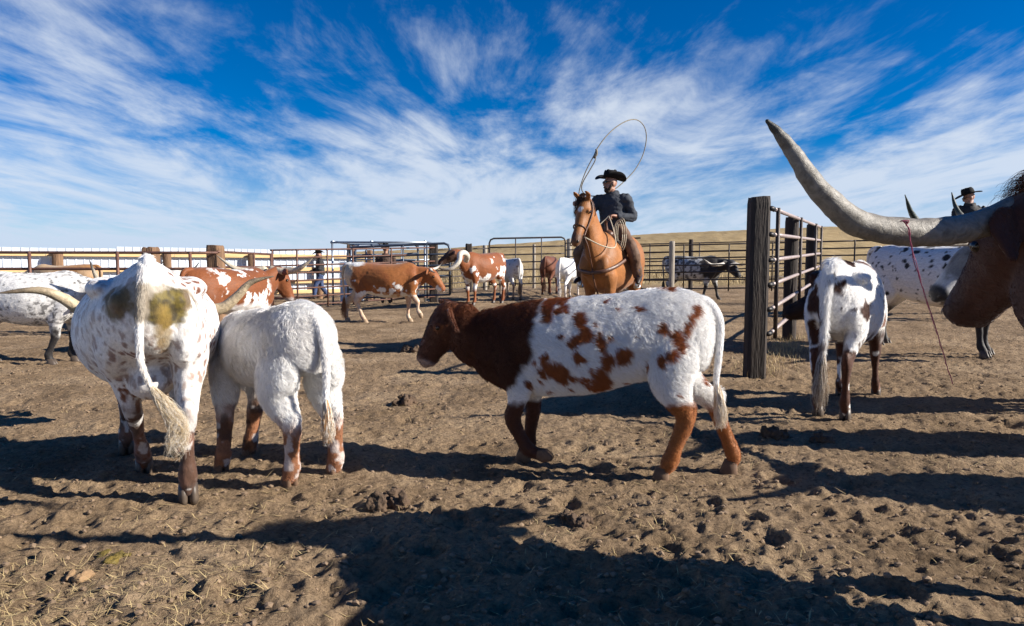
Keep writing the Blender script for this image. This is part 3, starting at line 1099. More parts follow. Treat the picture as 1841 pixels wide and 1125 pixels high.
def bovine(name, label, loc, heading, colfn, kind='cow', sc=(1, 1, 1), poll=(1.0, 0, 1.25), yaw=0.0, pitch=-0.6, roll=0.0, legs=None, foot=None, horns=None, horn_r=0.045,
           tail=None, voxel=0.014, torso=None, extra=None, fur_n=0, fur_len=0.03, fur_r=0.001, fur_lenfn=None, lift=0.4, head_s=1.0, ear=(0.20, -0.03), tuft_cols=None, tuft_n=260,
           group='longhorn cattle in the pen', cat='cow', neck=None, horn_kw=None, eye_r=0.022, hoofmat=None, neck_r=1.0, seed=1, smooth=5, comb=(-0.75, 0, -0.55), zoff=0.0, nose=True, tail_r=1.0, tuft_spread=None, tuft_len=0.38, tuft_r=0.0016, tuft_wave=0.02, head_d=1.0, hoof_s=1.0, rough=0.006, tail_hair=0.0):
    sc = Vector(sc)
    root = thing(name, label, cat, loc, heading, group)
    base_t, base_f, base_h = (COW_TORSO, COW_FORE, COW_HIND) if kind == 'cow' else (CALF_TORSO, CALF_FORE, CALF_HIND)
    mb = MB()
    T = np.array(torso or base_t, float)
    T = catmull(T, 4)
    n = 28
    rings = []
    ang = np.arange(n) * 2 * math.pi / n
    for x, zt, zb, hw, k in T:
        zm = zb + (zt - zb) * 0.50
        c, s = np.cos(ang), np.sin(ang)
        kk = np.where(s > 0, k, 2.15)
        q = (np.abs(c) ** kk + np.abs(s) ** kk) ** (-1 / kk)
        yy = hw * c * q
        zz = zm + np.where(s > 0, zt - zm, zm - zb) * s * q
        rings.append(np.column_stack([np.full(n, x * sc.x), yy * sc.y, zz * sc.z]))
    mb.rings(rings)
    # legs
    foot = foot or {}
    feet = []
    for key, side, base in (('lf', 1, base_f), ('rf', -1, base_f), ('lh', 1, base_h), ('rh', -1, base_h)):
        if legs and key in legs:
            K = [(x, side * y, z, a, b) for x, y, z, a, b in legs[key]]
        else:
            f = foot.get(key, (0, 0, 0))
            K = pose_leg(base, side, sc, f[:3], f[3] if len(f) > 3 else 0.0)
        K = np.array(K, float)
        mb.tube(K[:, :3], K[:, 3], K[:, 4], n=14, sub=4, taper_ends=True)
        if base is base_h:
            mb.ball((K[4][0] - K[4][3] * 0.55, K[4][1], K[4][2] + 0.03 * sc.z), (K[4][3] * 0.62, K[4][4] * 0.62, 0.062 * sc.z), 10, 8)
        feet.append((K[-1], K[-2]))
    # neck
    hs = head_s
    H = head_frame(poll, yaw, pitch, roll)
    poll = Vector(poll)
    zb_, zt_ = (0.98, 1.0) if kind == 'cow' else (0.78, 0.8)
    if kind == 'cow':
        n0, n1 = Vector((0.42 * sc.x, 0, 0.98 * sc.z)), Vector((0.66 * sc.x, 0, 1.0 * sc.z))
        nr = [(0.27, 0.18), (0.235, 0.15), (0.18, 0.115), (0.125, 0.095)]
    else:
        n0, n1 = Vector((0.32 * sc.x, 0, 0.76 * sc.z)), Vector((0.50 * sc.x, 0, 0.765 * sc.z))
        nr = [(0.225, 0.14), (0.21, 0.13), (0.185, 0.112), (0.13, 0.092)]
    ne = H((0.0, 0, -0.085 * hs))
    nm = neck if neck is not None else (n1 * 0.45 + ne * 0.55 + Vector((0, 0, 0.0)))
    pts = [n0, n1, Vector(nm), ne]
    mb.tube(pts, [a * sc.z * neck_r for a, b in nr], [b * sc.y * neck_r for a, b in nr], n=18, sub=5, taper_ends=True)
    # head
    C0 = H((0, 0, 0))
    fz = (H((1, 0, 0)) - C0)
    lz = (H((0, 1, 0)) - C0)
    hd = np.array(COW_HEAD) * hs * np.array((1, head_d ** 0.8, head_d, 1))
    mb.tube([H((s, 0, o)) for s, o, a, b in hd], hd[:, 2], hd[:, 3], side=tuple(lz), n=18, sub=3, taper_ends=True)
    mb.tube([H((0.03 * hs, 0, -0.15 * hs)), H((0.12 * hs, 0, -0.185 * hs)), H((0.25 * hs, 0, -0.165 * hs)), H((0.42 * hs, 0, -0.145 * hs))], [0.085 * hs * head_d, 0.082 * hs * head_d, 0.055 * hs * head_d, 0.042 * hs], [0.085 * hs, 0.078 * hs, 0.055 * hs, 0.055 * hs], side=tuple(lz), n=12, sub=3, taper_ends=True)
    for sd in (1, -1):
        mb.ball(H((0.145 * hs, sd * 0.105 * hs, -0.035 * hs)), (0.040 * hs, 0.032 * hs, 0.034 * hs), 10, 8)   # brow
        # ear
        el, ed = ear[0 if sd > 0 else 1] if isinstance(ear[0], tuple) else ear
        ep = [H((0.0, sd * 0.085 * hs, -0.05 * hs)), H((-0.01, sd * (0.12 * hs + el * 0.25), -0.05 * hs + ed * 0.3)), H((0.0, sd * (0.12 * hs + el * 0.62), -0.05 * hs + ed * 0.7)), H((0.02, sd * (0.12 * hs + el), -0.05 * hs + ed * 1.5))]
        mb.tube(ep, [0.028 * hs, 0.060 * hs, 0.062 * hs, 0.018 * hs], [0.022 * hs, 0.020 * hs, 0.017 * hs, 0.010 * hs], side=tuple(fz * 0.75 + (H((0, 0, 1)) - C0) * 0.65), n=10, sub=3, taper_ends=True)
    if extra:
        extra(mb)
    me = fuse(mb, 'body', voxel, smooth)
    V = verts_of(me)
    nn = normals_of(me)
    V = V + nn * ((fbm(V, 6, 3, seed) - 0.5) * rough * 2.2 + (fbm(V, 22, 2, seed + 5) - 0.5) * rough)[:, None]
    set_verts(me, V)
    cf = lambda P: colfn(np.asarray(P, float), H)
    paint(me, cf(V))
    me.materials.append(coat_mat('short_coat'))
    body = link(bpy.data.objects.new('body', me), root)
    for sd in (1, -1):
        MB().ball(H((0.15 * hs, sd * 0.122 * hs, -0.05 * hs)), (eye_r * hs, eye_r * 0.8 * hs, eye_r * hs), 12, 8).build('eye', EYE, root)
    if nose:
        for sd in (1, -1):
            MB().ball(H((0.492 * hs, sd * 0.048 * hs, -0.085 * hs)), (0.014 * hs, 0.018 * hs, 0.014 * hs), 8, 6).build('nostril', NOSE, root)
    # hooves: two claws each
    for (kx, ky, kz, ka, kb), prev in feet:
        fw = Vector((kx - prev[0], 0, 0))
        dirx = Vector((1, 0, 0)) if kz < 0.09 * sc.z else Vector((0.25, 0, -0.97))
        hm = MB()
        w = ka * 1.05 * hoof_s
        for sd in (1, -1):
            cy = ky + sd * w * 0.50
            if kz < 0.09 * sc.z:
                g = 0.0
                rg = []
                for z, xo, rx, ry in ((kz + w * 0.8, -0.05, 0.85, 0.45), (kz * 0.55, 0.18, 1.12, 0.52), (g - 0.005, 0.34, 1.30, 0.56), (g - 0.03, 0.30, 1.1, 0.5)):
                    rg.append([(kx + w * (xo + rx * math.cos(a)), cy + w * ry * math.sin(a) * (1 - 0.35 * max(0, math.cos(a))), z) for a in np.arange(12) * 2 * math.pi / 12])
                hm.rings(rg)
            else:
                e = Vector((kx, cy, kz))
                d = (Vector((kx, ky, kz)) - Vector(prev[:3])).normalized()
                hm.tube([e - d * w * 0.6, e + d * w * 0.5, e + d * w * 1.6], [w * 0.8, w * 1.0, w * 0.45], [w * 0.45, w * 0.52, w * 0.28], n=12, taper_ends=True)
        hm.build('hoof', hoofmat or HOOF, root)
    if horns:
        kw = dict(horn_kw or {})
        for pts in horns:
            horn(root, [H(p) if len(p) == 3 else Vector(p[:3]) for p in pts], horn_r, **kw)
    # tail
    if tail is None:
        x0, zt = (-0.80, 1.27) if kind == 'cow' else (-0.70, 1.01)
        x0 *= sc.x
        zt *= sc.z
        Ht = zt
        tail = [(x0 + 0.10, 0, zt - 0.015), (x0 - 0.01, 0, zt - 0.02), (x0 - 0.075, 0, zt - 0.11), (x0 - 0.085, 0.01, zt * 0.72), (x0 - 0.06, 0.015, zt * 0.5), (x0 - 0.07, 0.01, zt * 0.36)]
    tr = np.interp(np.linspace(0, 1, len(tail)), [0, 0.2, 0.5, 1], [0.045, 0.04, 0.026, 0.014]) * tail_r
    tm = MB()
    tm.tube(tail, tr, n=10, sub=4, side=(0, 1, 0), taper_ends=True)
    tme = tm.mesh('tail')
    paint(tme, cf(verts_of(tme)))
    tme.materials.append(coat_mat('short_coat'))
    to = link(bpy.data.objects.new('tail', tme), root)
    if tail_hair > 0:
        fur(to, tme, 2600, tail_hair, fur_r or 0.001, cf, (0, 0, -1), 0.3, seed + 70, None, 0.35)
    if tuft_cols is not None:
        a, b = Vector(tail[-2][:3]), Vector(tail[-1][:3])
        d = (b - a).normalized()
        L = (tuft_len if kind == 'cow' else 0.16) * sc.z
        tuft(to, [b - d * 0.10, b, b + d * L * 0.5 + Vector((0, 0, -0.02)), b + Vector((d.x * 0.3, d.y * 0.3, -1)) * L], tuft_n, tuft_spread or (0.006, 0.018, 0.035, 0.022), tuft_cols, tuft_r, seed + 3, wave=tuft_wave)
    if fur_n:
        fur(body, me, fur_n, fur_len, fur_r, cf, comb, lift, seed, fur_lenfn)
    return root, H


def mixc(C, col, k):
    k = np.clip(k, 0, 1)[:, None]
    return C * (1 - k) + np.asarray(col)[None] * k


def speck(P, scale, lo, hi, seed, stretch=(1, 1, 1), octv=2):
    return sstep(lo, hi, fbm(P * np.array(stretch), scale, octv, seed))


def cell_spots(P, scale, rad, seed, density=0.6, soft=0.12, warp=0.25):
    """roundish blotches, one to a cell at most"""
    Q = P * scale
    Q = Q + warp * np.column_stack([fbm(Q, 1.7, 2, seed + k) - 0.5 for k in (1, 2, 3)]) * 2
    F = np.floor(Q).astype(np.int64)
    best = np.full(len(P), 9.0)
    for dx in (-1, 0, 1):
        for dy in (-1, 0, 1):
            for dz in (-1, 0, 1):
                I = F + np.array((dx, dy, dz))
                h = [_hash(I[:, 0], I[:, 1], I[:, 2], seed + 40 + k) for k in range(5)]
                c = I + np.column_stack(h[:3]) * 0.8 + 0.1
                r = rad * (0.45 + 0.9 * h[4])
                d = np.linalg.norm(Q - c, axis=1) / r
                d = np.where(h[3] < density, d, 9.0)
                best = np.minimum(best, d)
    return 1 - sstep(1 - soft, 1 + soft, best)


def nz(P, s, seed, o=3):
    return fbm(P, s, o, seed) - 0.5


def head_mask(P, H, start=-0.02, soft=0.1):
    """1 on the head and ears, 0 behind the poll"""
    o = np.array(H((0, 0, 0)))
    f = np.array(H((1, 0, 0))) - o
    s = (P - o) @ f
    rad = np.linalg.norm(P - o - s[:, None] * f[None], axis=1)
    return sstep(start - soft, start + soft, s) * (1 - sstep(0.26, 0.36, rad)) * (1 - sstep(0.6, 0.7, s)), s


def to_local(loc, heading):
    M = Matrix.Translation(loc) @ Matrix.Rotation(heading, 4, 'Z')
    Mi = M.inverted()
    return lambda p: tuple(Mi @ Vector(p)) + (0,)


def place(x, y, dz=0.0):
    return (x, y, gzf(x, y) + dz)


# --- centre calf: brown head and neck, white body with rust patches
SPOTS = [(1042, 572, 13, 18), (1051, 600, 17, 20), (1035, 616, 13, 19), (1086, 612, 15, 21), (1097, 648, 13, 21), (1126, 637, 17, 19), (1083, 684, 17, 25), (1001, 664, 19, 17), (1013, 684, 17, 13), (985, 655, 9, 14),
         (1206, 586, 13, 10), (1229, 604, 18, 16), (1236, 618, 13, 12), (1217, 634, 10, 11), (1203, 647, 8, 12), (1258, 566, 9, 15), (1250, 588, 9, 12), (1194, 522, 16, 10), (1218, 526, 9, 6), (986, 556, 16, 22),
         (1010, 552, 10, 12), (1107, 604, 6, 6), (1047, 647, 10, 9), (1125, 690, 5, 6), (1125, 558, 4, 4), (1093, 548, 5, 4), (948, 700, 8, 7), (968, 690, 5, 5), (975, 715, 6, 5), (1060, 690, 8, 6), (1038, 686, 9, 6), (940, 560, 22, 18), (1025, 706, 6, 5), (1226, 700, 4, 4), (975, 672, 8, 10), (962, 656, 6, 6), (1022, 668, 8, 9), (1062, 668, 6, 7), (1070, 700, 9, 7), (992, 640, 6, 8), (1160, 560, 4, 4), (1150, 600, 4, 3), (1175, 660, 4, 5), (1008, 600, 5, 6), (1072, 580, 5, 5)]


def col_calf(P, H):
    w = np.column_stack([nz(P, 7, 3), nz(P, 7, 13), nz(P, 7, 23)]) * 0.095 + np.column_stack([nz(P, 26, 4), nz(P, 26, 14), nz(P, 26, 24)]) * 0.04
    Q = P + w
    C = np.tile(WHITE, (len(P), 1))
    C = mixc(C, CREAM, 0.5 * sstep(0.55, 0.40, P[:, 2]) * sstep(0.10, 0.03, np.abs(P[:, 1])))
    x, y, z = Q.T
    k = np.zeros(len(P))
    for u, v, ru, rv in SPOTS:
        cx, cz = (1038 - u) / 342.0, (870 - v) / 325.0
        d = np.sqrt(((x - cx) / (ru / 325)) ** 2 + ((z - cz) / (rv / 325)) ** 2)
        k = np.maximum(k, 1 - sstep(0.82, 1.08, d))
    k = k * sstep(-0.06, 0.0, P[:, 1] + 0.12 * sstep(0.9, 1.0, P[:, 2]))
    k = np.maximum(k, cell_spots(P, 6.5, 0.34, 8, 0.4) * sstep(0.0, -0.06, P[:, 1]))
    rust = RED[None] * (0.85 + 0.5 * fbm(P, 20, 2, 9))[:, None]
    C = C * (1 - k[:, None]) + rust * k[:, None]
    # head and neck, meeting the white along a ragged edge
    b = np.interp(z, [0.35, 0.50, 0.60, 0.72, 0.85, 1.0], [0.56, 0.42, 0.29, 0.235, 0.235, 0.20])
    neck = sstep(-0.02, 0.02, x - b)
    dk = DKRED * 0.55 + RED * 0.04
    tone = dk[None] * (0.8 + 0.5 * fbm(P, 6, 3, 2))[:, None]
    top = sstep(0.86, 0.98, P[:, 2])[:, None]  # sunlit look of the neck's top, painted in as a redder tone
    tone = tone * (1 - 0.5 * top) + RED[None] * 0.5 * 0.7 * top
    C = C * (1 - neck[:, None]) + tone * neck[:, None]
    # legs
    fl = sstep(0.44, 0.385, z) * sstep(0.0, 0.08, P[:, 0])
    C = mixc(C, DKRED * 0.6, fl)
    hl = sstep(0.49, 0.43, z + 0.05 * (P[:, 1] < 0)) * sstep(-0.2, -0.3, P[:, 0])
    C = mixc(C, ORANGE * 0.82, hl)
    C = mixc(C, ORANGE * 0.9, 0.9 * sstep(0.1, 0.05, P[:, 2]) * hl)
    m, s = head_mask(P, H, 0.34, 0.015)
    for sd in (1, -1):
        d = np.linalg.norm(P - np.array(H((0.15 * 0.75, sd * 0.122 * 0.75, -0.05 * 0.75))), axis=1)
        C = mixc(C, RED * 0.55, 0.8 * (1 - sstep(0.028, 0.042, d)))
    C = mixc(C, (0.36, 0.26, 0.22), 0.85 * sstep(0.30, 0.33, s) * sstep(0.655, 0.625, P[:, 2]) * sstep(0.6, 0.7, P[:, 0]))
    C = mixc(C, (0.03, 0.018, 0.014), 0.85 * sstep(0.335, 0.36, s) * sstep(0.64, 0.66, P[:, 2]) * sstep(0.6, 0.7, P[:, 0]))
    return C


def legk(base, pts):
    return [(px_, base[i][1], pz_, base[i][3], base[i][4]) for i, (px_, pz_) in enumerate(pts)]


lf = legk(CALF_FORE, [(.37, .82), (.38, .64), (.335, .50), (.35, .40), (.375, .325), (.36, .26), (.32, .19), (.285, .135), (.235, .112), (.20, .104)])
lh = legk(CALF_HIND, [(-.46, .86), (-.525, .69), (-.535, .56), (-.57, .455), (-.61, .37), (-.59, .29), (-.555, .19), (-.53, .11), (-.505, .07), (-.49, .05)])
rh = legk(CALF_HIND, [(-.45, .86), (-.54, .69), (-.59, .56), (-.68, .48), (-.77, .41), (-.795, .34), (-.845, .22), (-.885, .12), (-.885, .075), (-.87, .05)])
rf = legk(CALF_FORE, [(.38, .82), (.39, .64), (.33, .50), (.30, .39), (.30, .31), (.31, .24), (.32, .165), (.325, .105), (.345, .07), (.355, .05)])
thick = lambda K: [(a, b, c, d * (0.72 if i >= 8 else (0.84 if c < 0.3 else (0.76 if c < 0.6 else 0.84))), e * (0.8 if i >= 8 else 1.0)) for i, (a, b, c, d, e) in enumerate(K)]


def calf_len(P):
    r = 0.35 + 0.65 * sstep(0.38, 0.52, P[:, 2])
    return r * (1 - 0.55 * sstep(0.66, 0.78, P[:, 0]))


bovine('calf', 'brown-headed white calf with rust patches walking left in the foreground', place(0.395, 4.0), R(166), col_calf, 'calf', (1, 1, 1), head_d=1.14, neck_r=0.85, neck=(0.66, 0, 0.775), poll=(0.825, 0, 0.945), pitch=-0.96, yaw=0.10,
       legs={'lf': thick(lf), 'rf': thick(rf), 'lh': thick(lh), 'rh': thick(rh)}, head_s=0.72, ear=((0.15, -0.08), (0.10, 0.09)), voxel=0.010, smooth=4,
       tail=[(-0.62, 0, 1.0), (-0.71, 0.0, 1.005), (-0.785, 0, 0.90), (-0.785, 0.01, 0.70), (-0.775, 0.02, 0.56), (-0.79, 0.02, 0.47)], tuft_cols=[(0.7, 0.62, 0.5), (0.62, 0.47, 0.3), (0.7, 0.66, 0.6)], tuft_n=420,
       fur_n=150000, fur_len=0.033, fur_r=0.0007, fur_lenfn=calf_len, cat='calf', group='calves in the foreground', lift=0.48, hoof_s=1.12, hoofmat=HOOF_CALF, tail_r=0.8, tail_hair=0.02, tuft_spread=(0.006, 0.013, 0.018, 0.010), seed=21, eye_r=0.024)


# --- small white calf
WT = [(a, b, b - (b - c) * 0.85, d * 0.95, e) for a, b, c, d, e in CALF_TORSO]
def col_white_calf(P, H):
    C = np.tile(WHITE, (len(P), 1))
    z = P[:, 2] + nz(P, 8, 3) * 0.10
    C = mixc(C, (0.60, 0.575, 0.55), 0.4 * speck(P, 5, 0.5, 0.62, 4) * sstep(0.5, 0.7, P[:, 2]))
    leg = sstep(0.42, 0.27, z + 0.15 * nz(P, 16, 9))
    C = mixc(C, ORANGE * 0.72, leg * 0.95)
    C = mixc(C, DKBROWN, 0.7 * speck(P, 13, 0.52, 0.62, 17) * sstep(0.42, 0.3, P[:, 2]) * sstep(0.05, 0.12, P[:, 0]))
    C = mixc(C, WHITE * 0.9, 0.6 * speck(P, 18, 0.60, 0.68, 27) * leg)
    m, s = head_mask(P, H, 0.40, 0.02)
    C = mixc(C, (0.25, 0.17, 0.14), m)
    return C


bovine('calf', 'small fluffy all-white calf beside the big white cow\'s hind legs', place(-1.435, 4.02), R(136), col_white_calf, 'calf', (0.74, 0.98, 0.935), torso=WT, poll=(0.60, -0.16, 0.60), yaw=-0.9, pitch=-0.7,
       foot={'lh': (0.05, -0.05, 0), 'rh': (0.03, -0.08, 0), 'lf': (-0.14, 0.12, 0), 'rf': (0.09, 0.06, 0)}, head_s=0.74, ear=(0.10, -0.03), voxel=0.011, smooth=6,
       tail=[(-0.44, 0, 0.935), (-0.52, -0.005, 0.93), (-0.585, -0.01, 0.83), (-0.60, -0.02, 0.66), (-0.59, -0.02, 0.50), (-0.60, -0.02, 0.42)], tuft_cols=[(0.7, 0.62, 0.5), (0.45, 0.26, 0.12), (0.7, 0.66, 0.6)], tuft_n=360,
       fur_n=130000, fur_len=0.036, fur_r=0.0007, fur_lenfn=lambda P: 0.3 + 0.7 * sstep(0.32, 0.45, P[:, 2]), cat='calf', group='calves in the foreground', lift=0.46, hoof_s=0.95, hoofmat=HOOF_CALF, tail_r=0.85, tail_hair=0.02, tuft_spread=(0.006, 0.013, 0.018, 0.010), seed=33)


# --- big white cow seen from behind
def col_big(P, H):
    C = np.tile(WHITE * 0.98, (len(P), 1))
    x, y, z = P.T
    zs = P * np.array((1, 1, 0.6))
    sp = np.maximum(cell_spots(zs, 29, 0.42, 3, 0.7, 0.2), cell_spots(zs, 17, 0.36, 6, 0.45, 0.2))
    dens = sstep(0.42, 0.58, fbm(P, 2.2, 3, 8) + 0.14 * sstep(-0.55, -0.2, x))
    C = mixc(C, (0.17, 0.06, 0.03), sp * (0.5 + 0.5 * dens) * (0.25 + 0.75 * sstep(-0.84, -0.66, x + 0.3 * np.maximum(0, 0.1 - np.abs(y)) - 0.25 * np.maximum(0, np.abs(y) - 0.12))))
    C = mixc(C, (0.55, 0.47, 0.40), 0.3 * speck(P, 6, 0.5, 0.66, 44))
    # bony seat patches, dung smear beside the tail, stained rump
    for sy in (1, -1):
        d = np.sqrt(((y - sy * 0.135) / 0.07) ** 2 + ((z - 1.025) / 0.075) ** 2 + ((x + 0.80) / 0.2) ** 2) + nz(P, 13, 5) * 1.3 + nz(P, 40, 6) * 0.5
        C = mixc(C, (0.13, 0.085, 0.045), 0.95 * (1 - sstep(0.75, 1.1, d)))
    C = mixc(C, (0.16, 0.11, 0.04), 0.7 * (1 - sstep(0.8, 1.15, np.sqrt((y / 0.20) ** 2 + ((z - 1.03) / 0.09) ** 2) + nz(P, 15, 31) * 1.1)) * sstep(-0.62, -0.72, x))
    d = np.sqrt(((y + 0.085) / 0.095) ** 2 + ((z - 1.00) / 0.135) ** 2) + nz(P, 18, 7) * 1.1
    olive = np.array((0.10, 0.075, 0.010))[None] * sstep(0.35, 0.65, fbm(P, 30, 3, 19))[:, None] + np.array((0.04, 0.03, 0.010))[None]
    kk = (0.97 * (1 - sstep(0.75, 1.0, d)) * sstep(-0.6, -0.7, x))[:, None]
    C = C * (1 - kk) + olive * kk
    d = np.sqrt(((y + 0.06) / 0.045) ** 2 + ((z - 0.90) / 0.14) ** 2) + nz(P, 22, 17) * 0.8
    C = mixc(C, (0.22, 0.14, 0.03), 0.8 * (1 - sstep(0.6, 1.1, d)) * sstep(-0.6, -0.7, x))
    C = mixc(C, (0.45, 0.35, 0.22), 0.55 * (1 - sstep(0.04, 0.12, np.abs(y + 0.02) + nz(P, 9, 2) * 0.06)) * sstep(0.95, 0.55, z) * sstep(-0.5, -0.7, x))
    leg = sstep(0.50, 0.34, z + 0.16 * nz(P, 10, 9))
    C = mixc(C, RED * 0.62, leg * 0.9)
    C = mixc(C, DKBROWN * 1.4, leg * speck(P, 9, 0.46, 0.6, 12) * 0.9)
    C = mixc(C, WHITE * 0.8, 0.8 * speck(P, 20, 0.62, 0.68, 27) * leg)
    return C


BIG_T = [(-0.85, 1.14, 1.0, 0.035, 1.4), (-0.81, 1.235, 0.90, 0.095, 1.3), (-0.72, 1.285, 0.80, 0.185, 1.22), (-0.58, 1.285, 0.74, 0.262, 1.30), (-0.42, 1.245, 0.65, 0.30, 1.65), (-0.16, 1.215, 0.54, 0.365, 2.0),
         (0.08, 1.205, 0.50, 0.385, 2.1), (0.30, 1.21, 0.52, 0.34, 2.0), (0.46, 1.24, 0.56, 0.28, 1.8), (0.60, 1.20, 0.62, 0.21, 1.8), (0.70, 1.10, 0.72, 0.13, 2.0)]


def big_extra(mb):
    for sy in (1, -1):
        mb.ball((-0.735, sy * 0.125, 1.03), (0.075, 0.05, 0.06), 12, 8)          # pin bones
        mb.ball((-0.44, sy * 0.20, 1.09), (0.20, 0.085, 0.06), 12, 8)            # hooks
    mb.ball((-0.62, -0.145, 0.90), (0.17, 0.095, 0.22), 14, 10)                  # near thigh
    mb.ball((-0.55, 0.14, 0.93), (0.17, 0.09, 0.18), 14, 10)
    mb.ball((-0.80, 0, 1.205), (0.075, 0.04, 0.055), 12, 8)
    mb.ball((-0.42, 0, 0.60), (0.15, 0.12, 0.10), 12, 8)                         # udder


LOC_A, HD_A = place(-2.12, 3.98), R(118.4)
bovine('longhorn_cow', 'big white red-flecked longhorn cow seen from behind with dung-stained rump', LOC_A, HD_A, col_big, 'cow', (1, 1, 0.97), torso=BIG_T, extra=big_extra,
       poll=(1.06, 0, 0.95), pitch=-1.0, voxel=0.011, smooth=4,
       foot={'lh': (0.62, -0.10, 0, 0.02), 'rh': (-0.03, 0.0, 0), 'lf': (0.1, 0, 0), 'rf': (-0.2, 0, 0)},
       horns=[[(1.04, 0.07, 0.92, 0), (1.06, 0.22, 0.88, 0), (1.06, 0.38, 0.89, 0), (1.04, 0.50, 0.985, 0), (1.02, 0.64, 1.045, 0), (1.0, 0.86, 1.03, 0)],
              [(1.04, -0.07, 0.92, 0), (1.06, -0.24, 0.885, 0), (1.06, -0.40, 0.88, 0), (1.04, -0.51, 0.90, 0), (1.01, -0.61, 0.99, 0), (0.99, -0.70, 1.085, 0), (0.97, -0.86, 1.13, 0)]],
       horn_r=0.05, horn_kw=dict(base=(0.50, 0.40, 0.26), tip=(0.12, 0.09, 0.06), tipfrom=0.75, prof=([0, 1.0], [0.3, 0.95], [0.6, 0.75], [0.85, 0.42], [1, 0.08])),
       tail=[(-0.70, 0.0, 1.235), (-0.835, 0.012, 1.20), (-0.87, 0.03, 1.08), (-0.86, 0.045, 0.92), (-0.85, 0.045, 0.76), (-0.86, 0.01, 0.64), (-0.87, -0.05, 0.54)], tail_r=0.68, tail_hair=0.022,
       tuft_cols=[(0.70, 0.60, 0.45), (0.55, 0.42, 0.24), (0.72, 0.66, 0.56), (0.40, 0.27, 0.12), (0.74, 0.68, 0.58)], tuft_n=650, tuft_spread=(0.009, 0.012, 0.013, 0.008), tuft_len=0.23, tuft_r=0.0007, tuft_wave=0.05,
       fur_n=36000, fur_len=0.010, fur_r=0.0006, lift=0.28, seed=5, cat='cow', hoofmat=HOOF)


# --- skinny white and dark yearling, right
def col_year(P, H):
    C = np.tile(WHITE, (len(P), 1))
    x, y, z = P.T
    Q = P + np.column_stack([nz(P, 8, 3), nz(P, 8, 13), nz(P, 8, 23)]) * 0.12
    k = np.zeros(len(P))
    for c, r in (((-0.70, 0.13, 0.92), (0.14, 0.07, 0.15)), ((-0.66, 0.16, 0.66), (0.12, 0.08, 0.10)), ((-0.6, 0.2, 1.1), (0.25, 0.08, 0.10)), ((-0.78, -0.09, 1.10), (0.10, 0.05, 0.16)), ((-0.45, -0.2, 0.86), (0.16, 0.10, 0.08)),
                 ((-0.3, -0.05, 1.22), (0.16, 0.07, 0.08)), ((0.15, 0.3, 0.9), (0.3, 0.2, 0.25)), ((-0.72, -0.14, 0.62), (0.1, 0.06, 0.12)), ((-0.75, 0.07, 0.80), (0.1, 0.035, 0.12))):
        d = np.sqrt((((Q - np.array(c)) / np.array(r)) ** 2).sum(1))
        k = np.maximum(k, 1 - sstep(0.85, 1.05, d))
    C = mixc(C, DKRED * 0.55, k)
    C = mixc(C, RED * 0.8, 0.9 * speck(P, 4, 0.5, 0.56, 15) * sstep(0.2, 0.35, x))
    C = mixc(C, DKRED * 0.5, cell_spots(P, 14, 0.26, 5, 0.35) * 0.8)
    leg = sstep(0.68, 0.52, z + 0.25 * nz(P, 10, 9))
    C = mixc(C, DKRED * 0.6, leg * sstep(0.34, 0.44, fbm(P, 12, 2, 6)))
    m, s = head_mask(P, H, -0.25, 0.06)
    C = mixc(C, DKBROWN, m)
    return C


def thin_extra(mb):
    for sy in (1, -1):
        mb.ball((-0.42, sy * 0.155, 1.10), (0.16, 0.07, 0.055), 12, 8)
        mb.ball((-0.66, sy * 0.085, 1.06), (0.07, 0.04, 0.055), 10, 8)


YT = [(a, b, c, d * 0.88, max(1.3, e - 0.3) if a < -0.2 else e) for a, b, c, d, e in COW_TORSO]
bovine('longhorn_cow', 'thin white yearling with dark brown patches seen from behind by the gate posts', place(2.89, 5.86), R(53), col_year, 'cow', (0.90, 0.84, 0.955), torso=YT, extra=thin_extra, poll=(0.80, 0.36, 0.93), yaw=1.75, pitch=-0.35,
       neck=(0.80, 0.12, 0.98), foot={'rf': (0.22, 0, 0), 'lf': (-0.05, 0, 0), 'lh': (0.02, -0.02, 0), 'rh': (-0.02, 0.02, 0)}, voxel=0.012, head_s=0.85, tuft_cols=[(0.6, 0.52, 0.42), (0.12, 0.07, 0.04)], tuft_n=420,
       tail=[(-0.62, 0, 1.215), (-0.74, 0.0, 1.19), (-0.80, 0.005, 1.05), (-0.79, 0.015, 0.85), (-0.77, 0.02, 0.68), (-0.78, 0.03, 0.52), (-0.79, 0.03, 0.45)], tail_hair=0.06,
       horns=[[(0.0, 0.06, 0.0), (0.0, 0.16, 0.02), (0.02, 0.24, 0.08)], [(0.0, -0.06, 0.0), (0.0, -0.16, 0.02), (0.02, -0.24, 0.08)]], horn_r=0.026,
       fur_n=80000, fur_len=0.028, fur_r=0.0008, lift=0.34, seed=9, fur_lenfn=lambda P: 0.35 + 0.65 * sstep(0.45, 0.6, P[:, 2]), smooth=4, hoofmat=HOOF)


# --- huge-horned brown bull leaning into the frame on the right
def col_bull(P, H):
    C = (DKRED * 0.4)[None] * (0.75 + 0.6 * fbm(P, 5, 3, 2))[:, None]
    C = mixc(C, DKRED * 0.6, 0.5 * speck(P, 3, 0.5, 0.62, 6))
    x, y, z = P.T
    d = np.sqrt(((x - 0.72) / 0.20) ** 2 + ((z - 0.93) / 0.15) ** 2) + nz(P, 9, 5) * 0.5
    C = mixc(C, WHITE * 0.9, (1 - sstep(0.9, 1.05, d)) * sstep(0.05, 0.12, y))
    C = mixc(C, WHITE * 0.85, sstep(0.72, 0.62, z + nz(P, 5, 3) * 0.2))
    return C


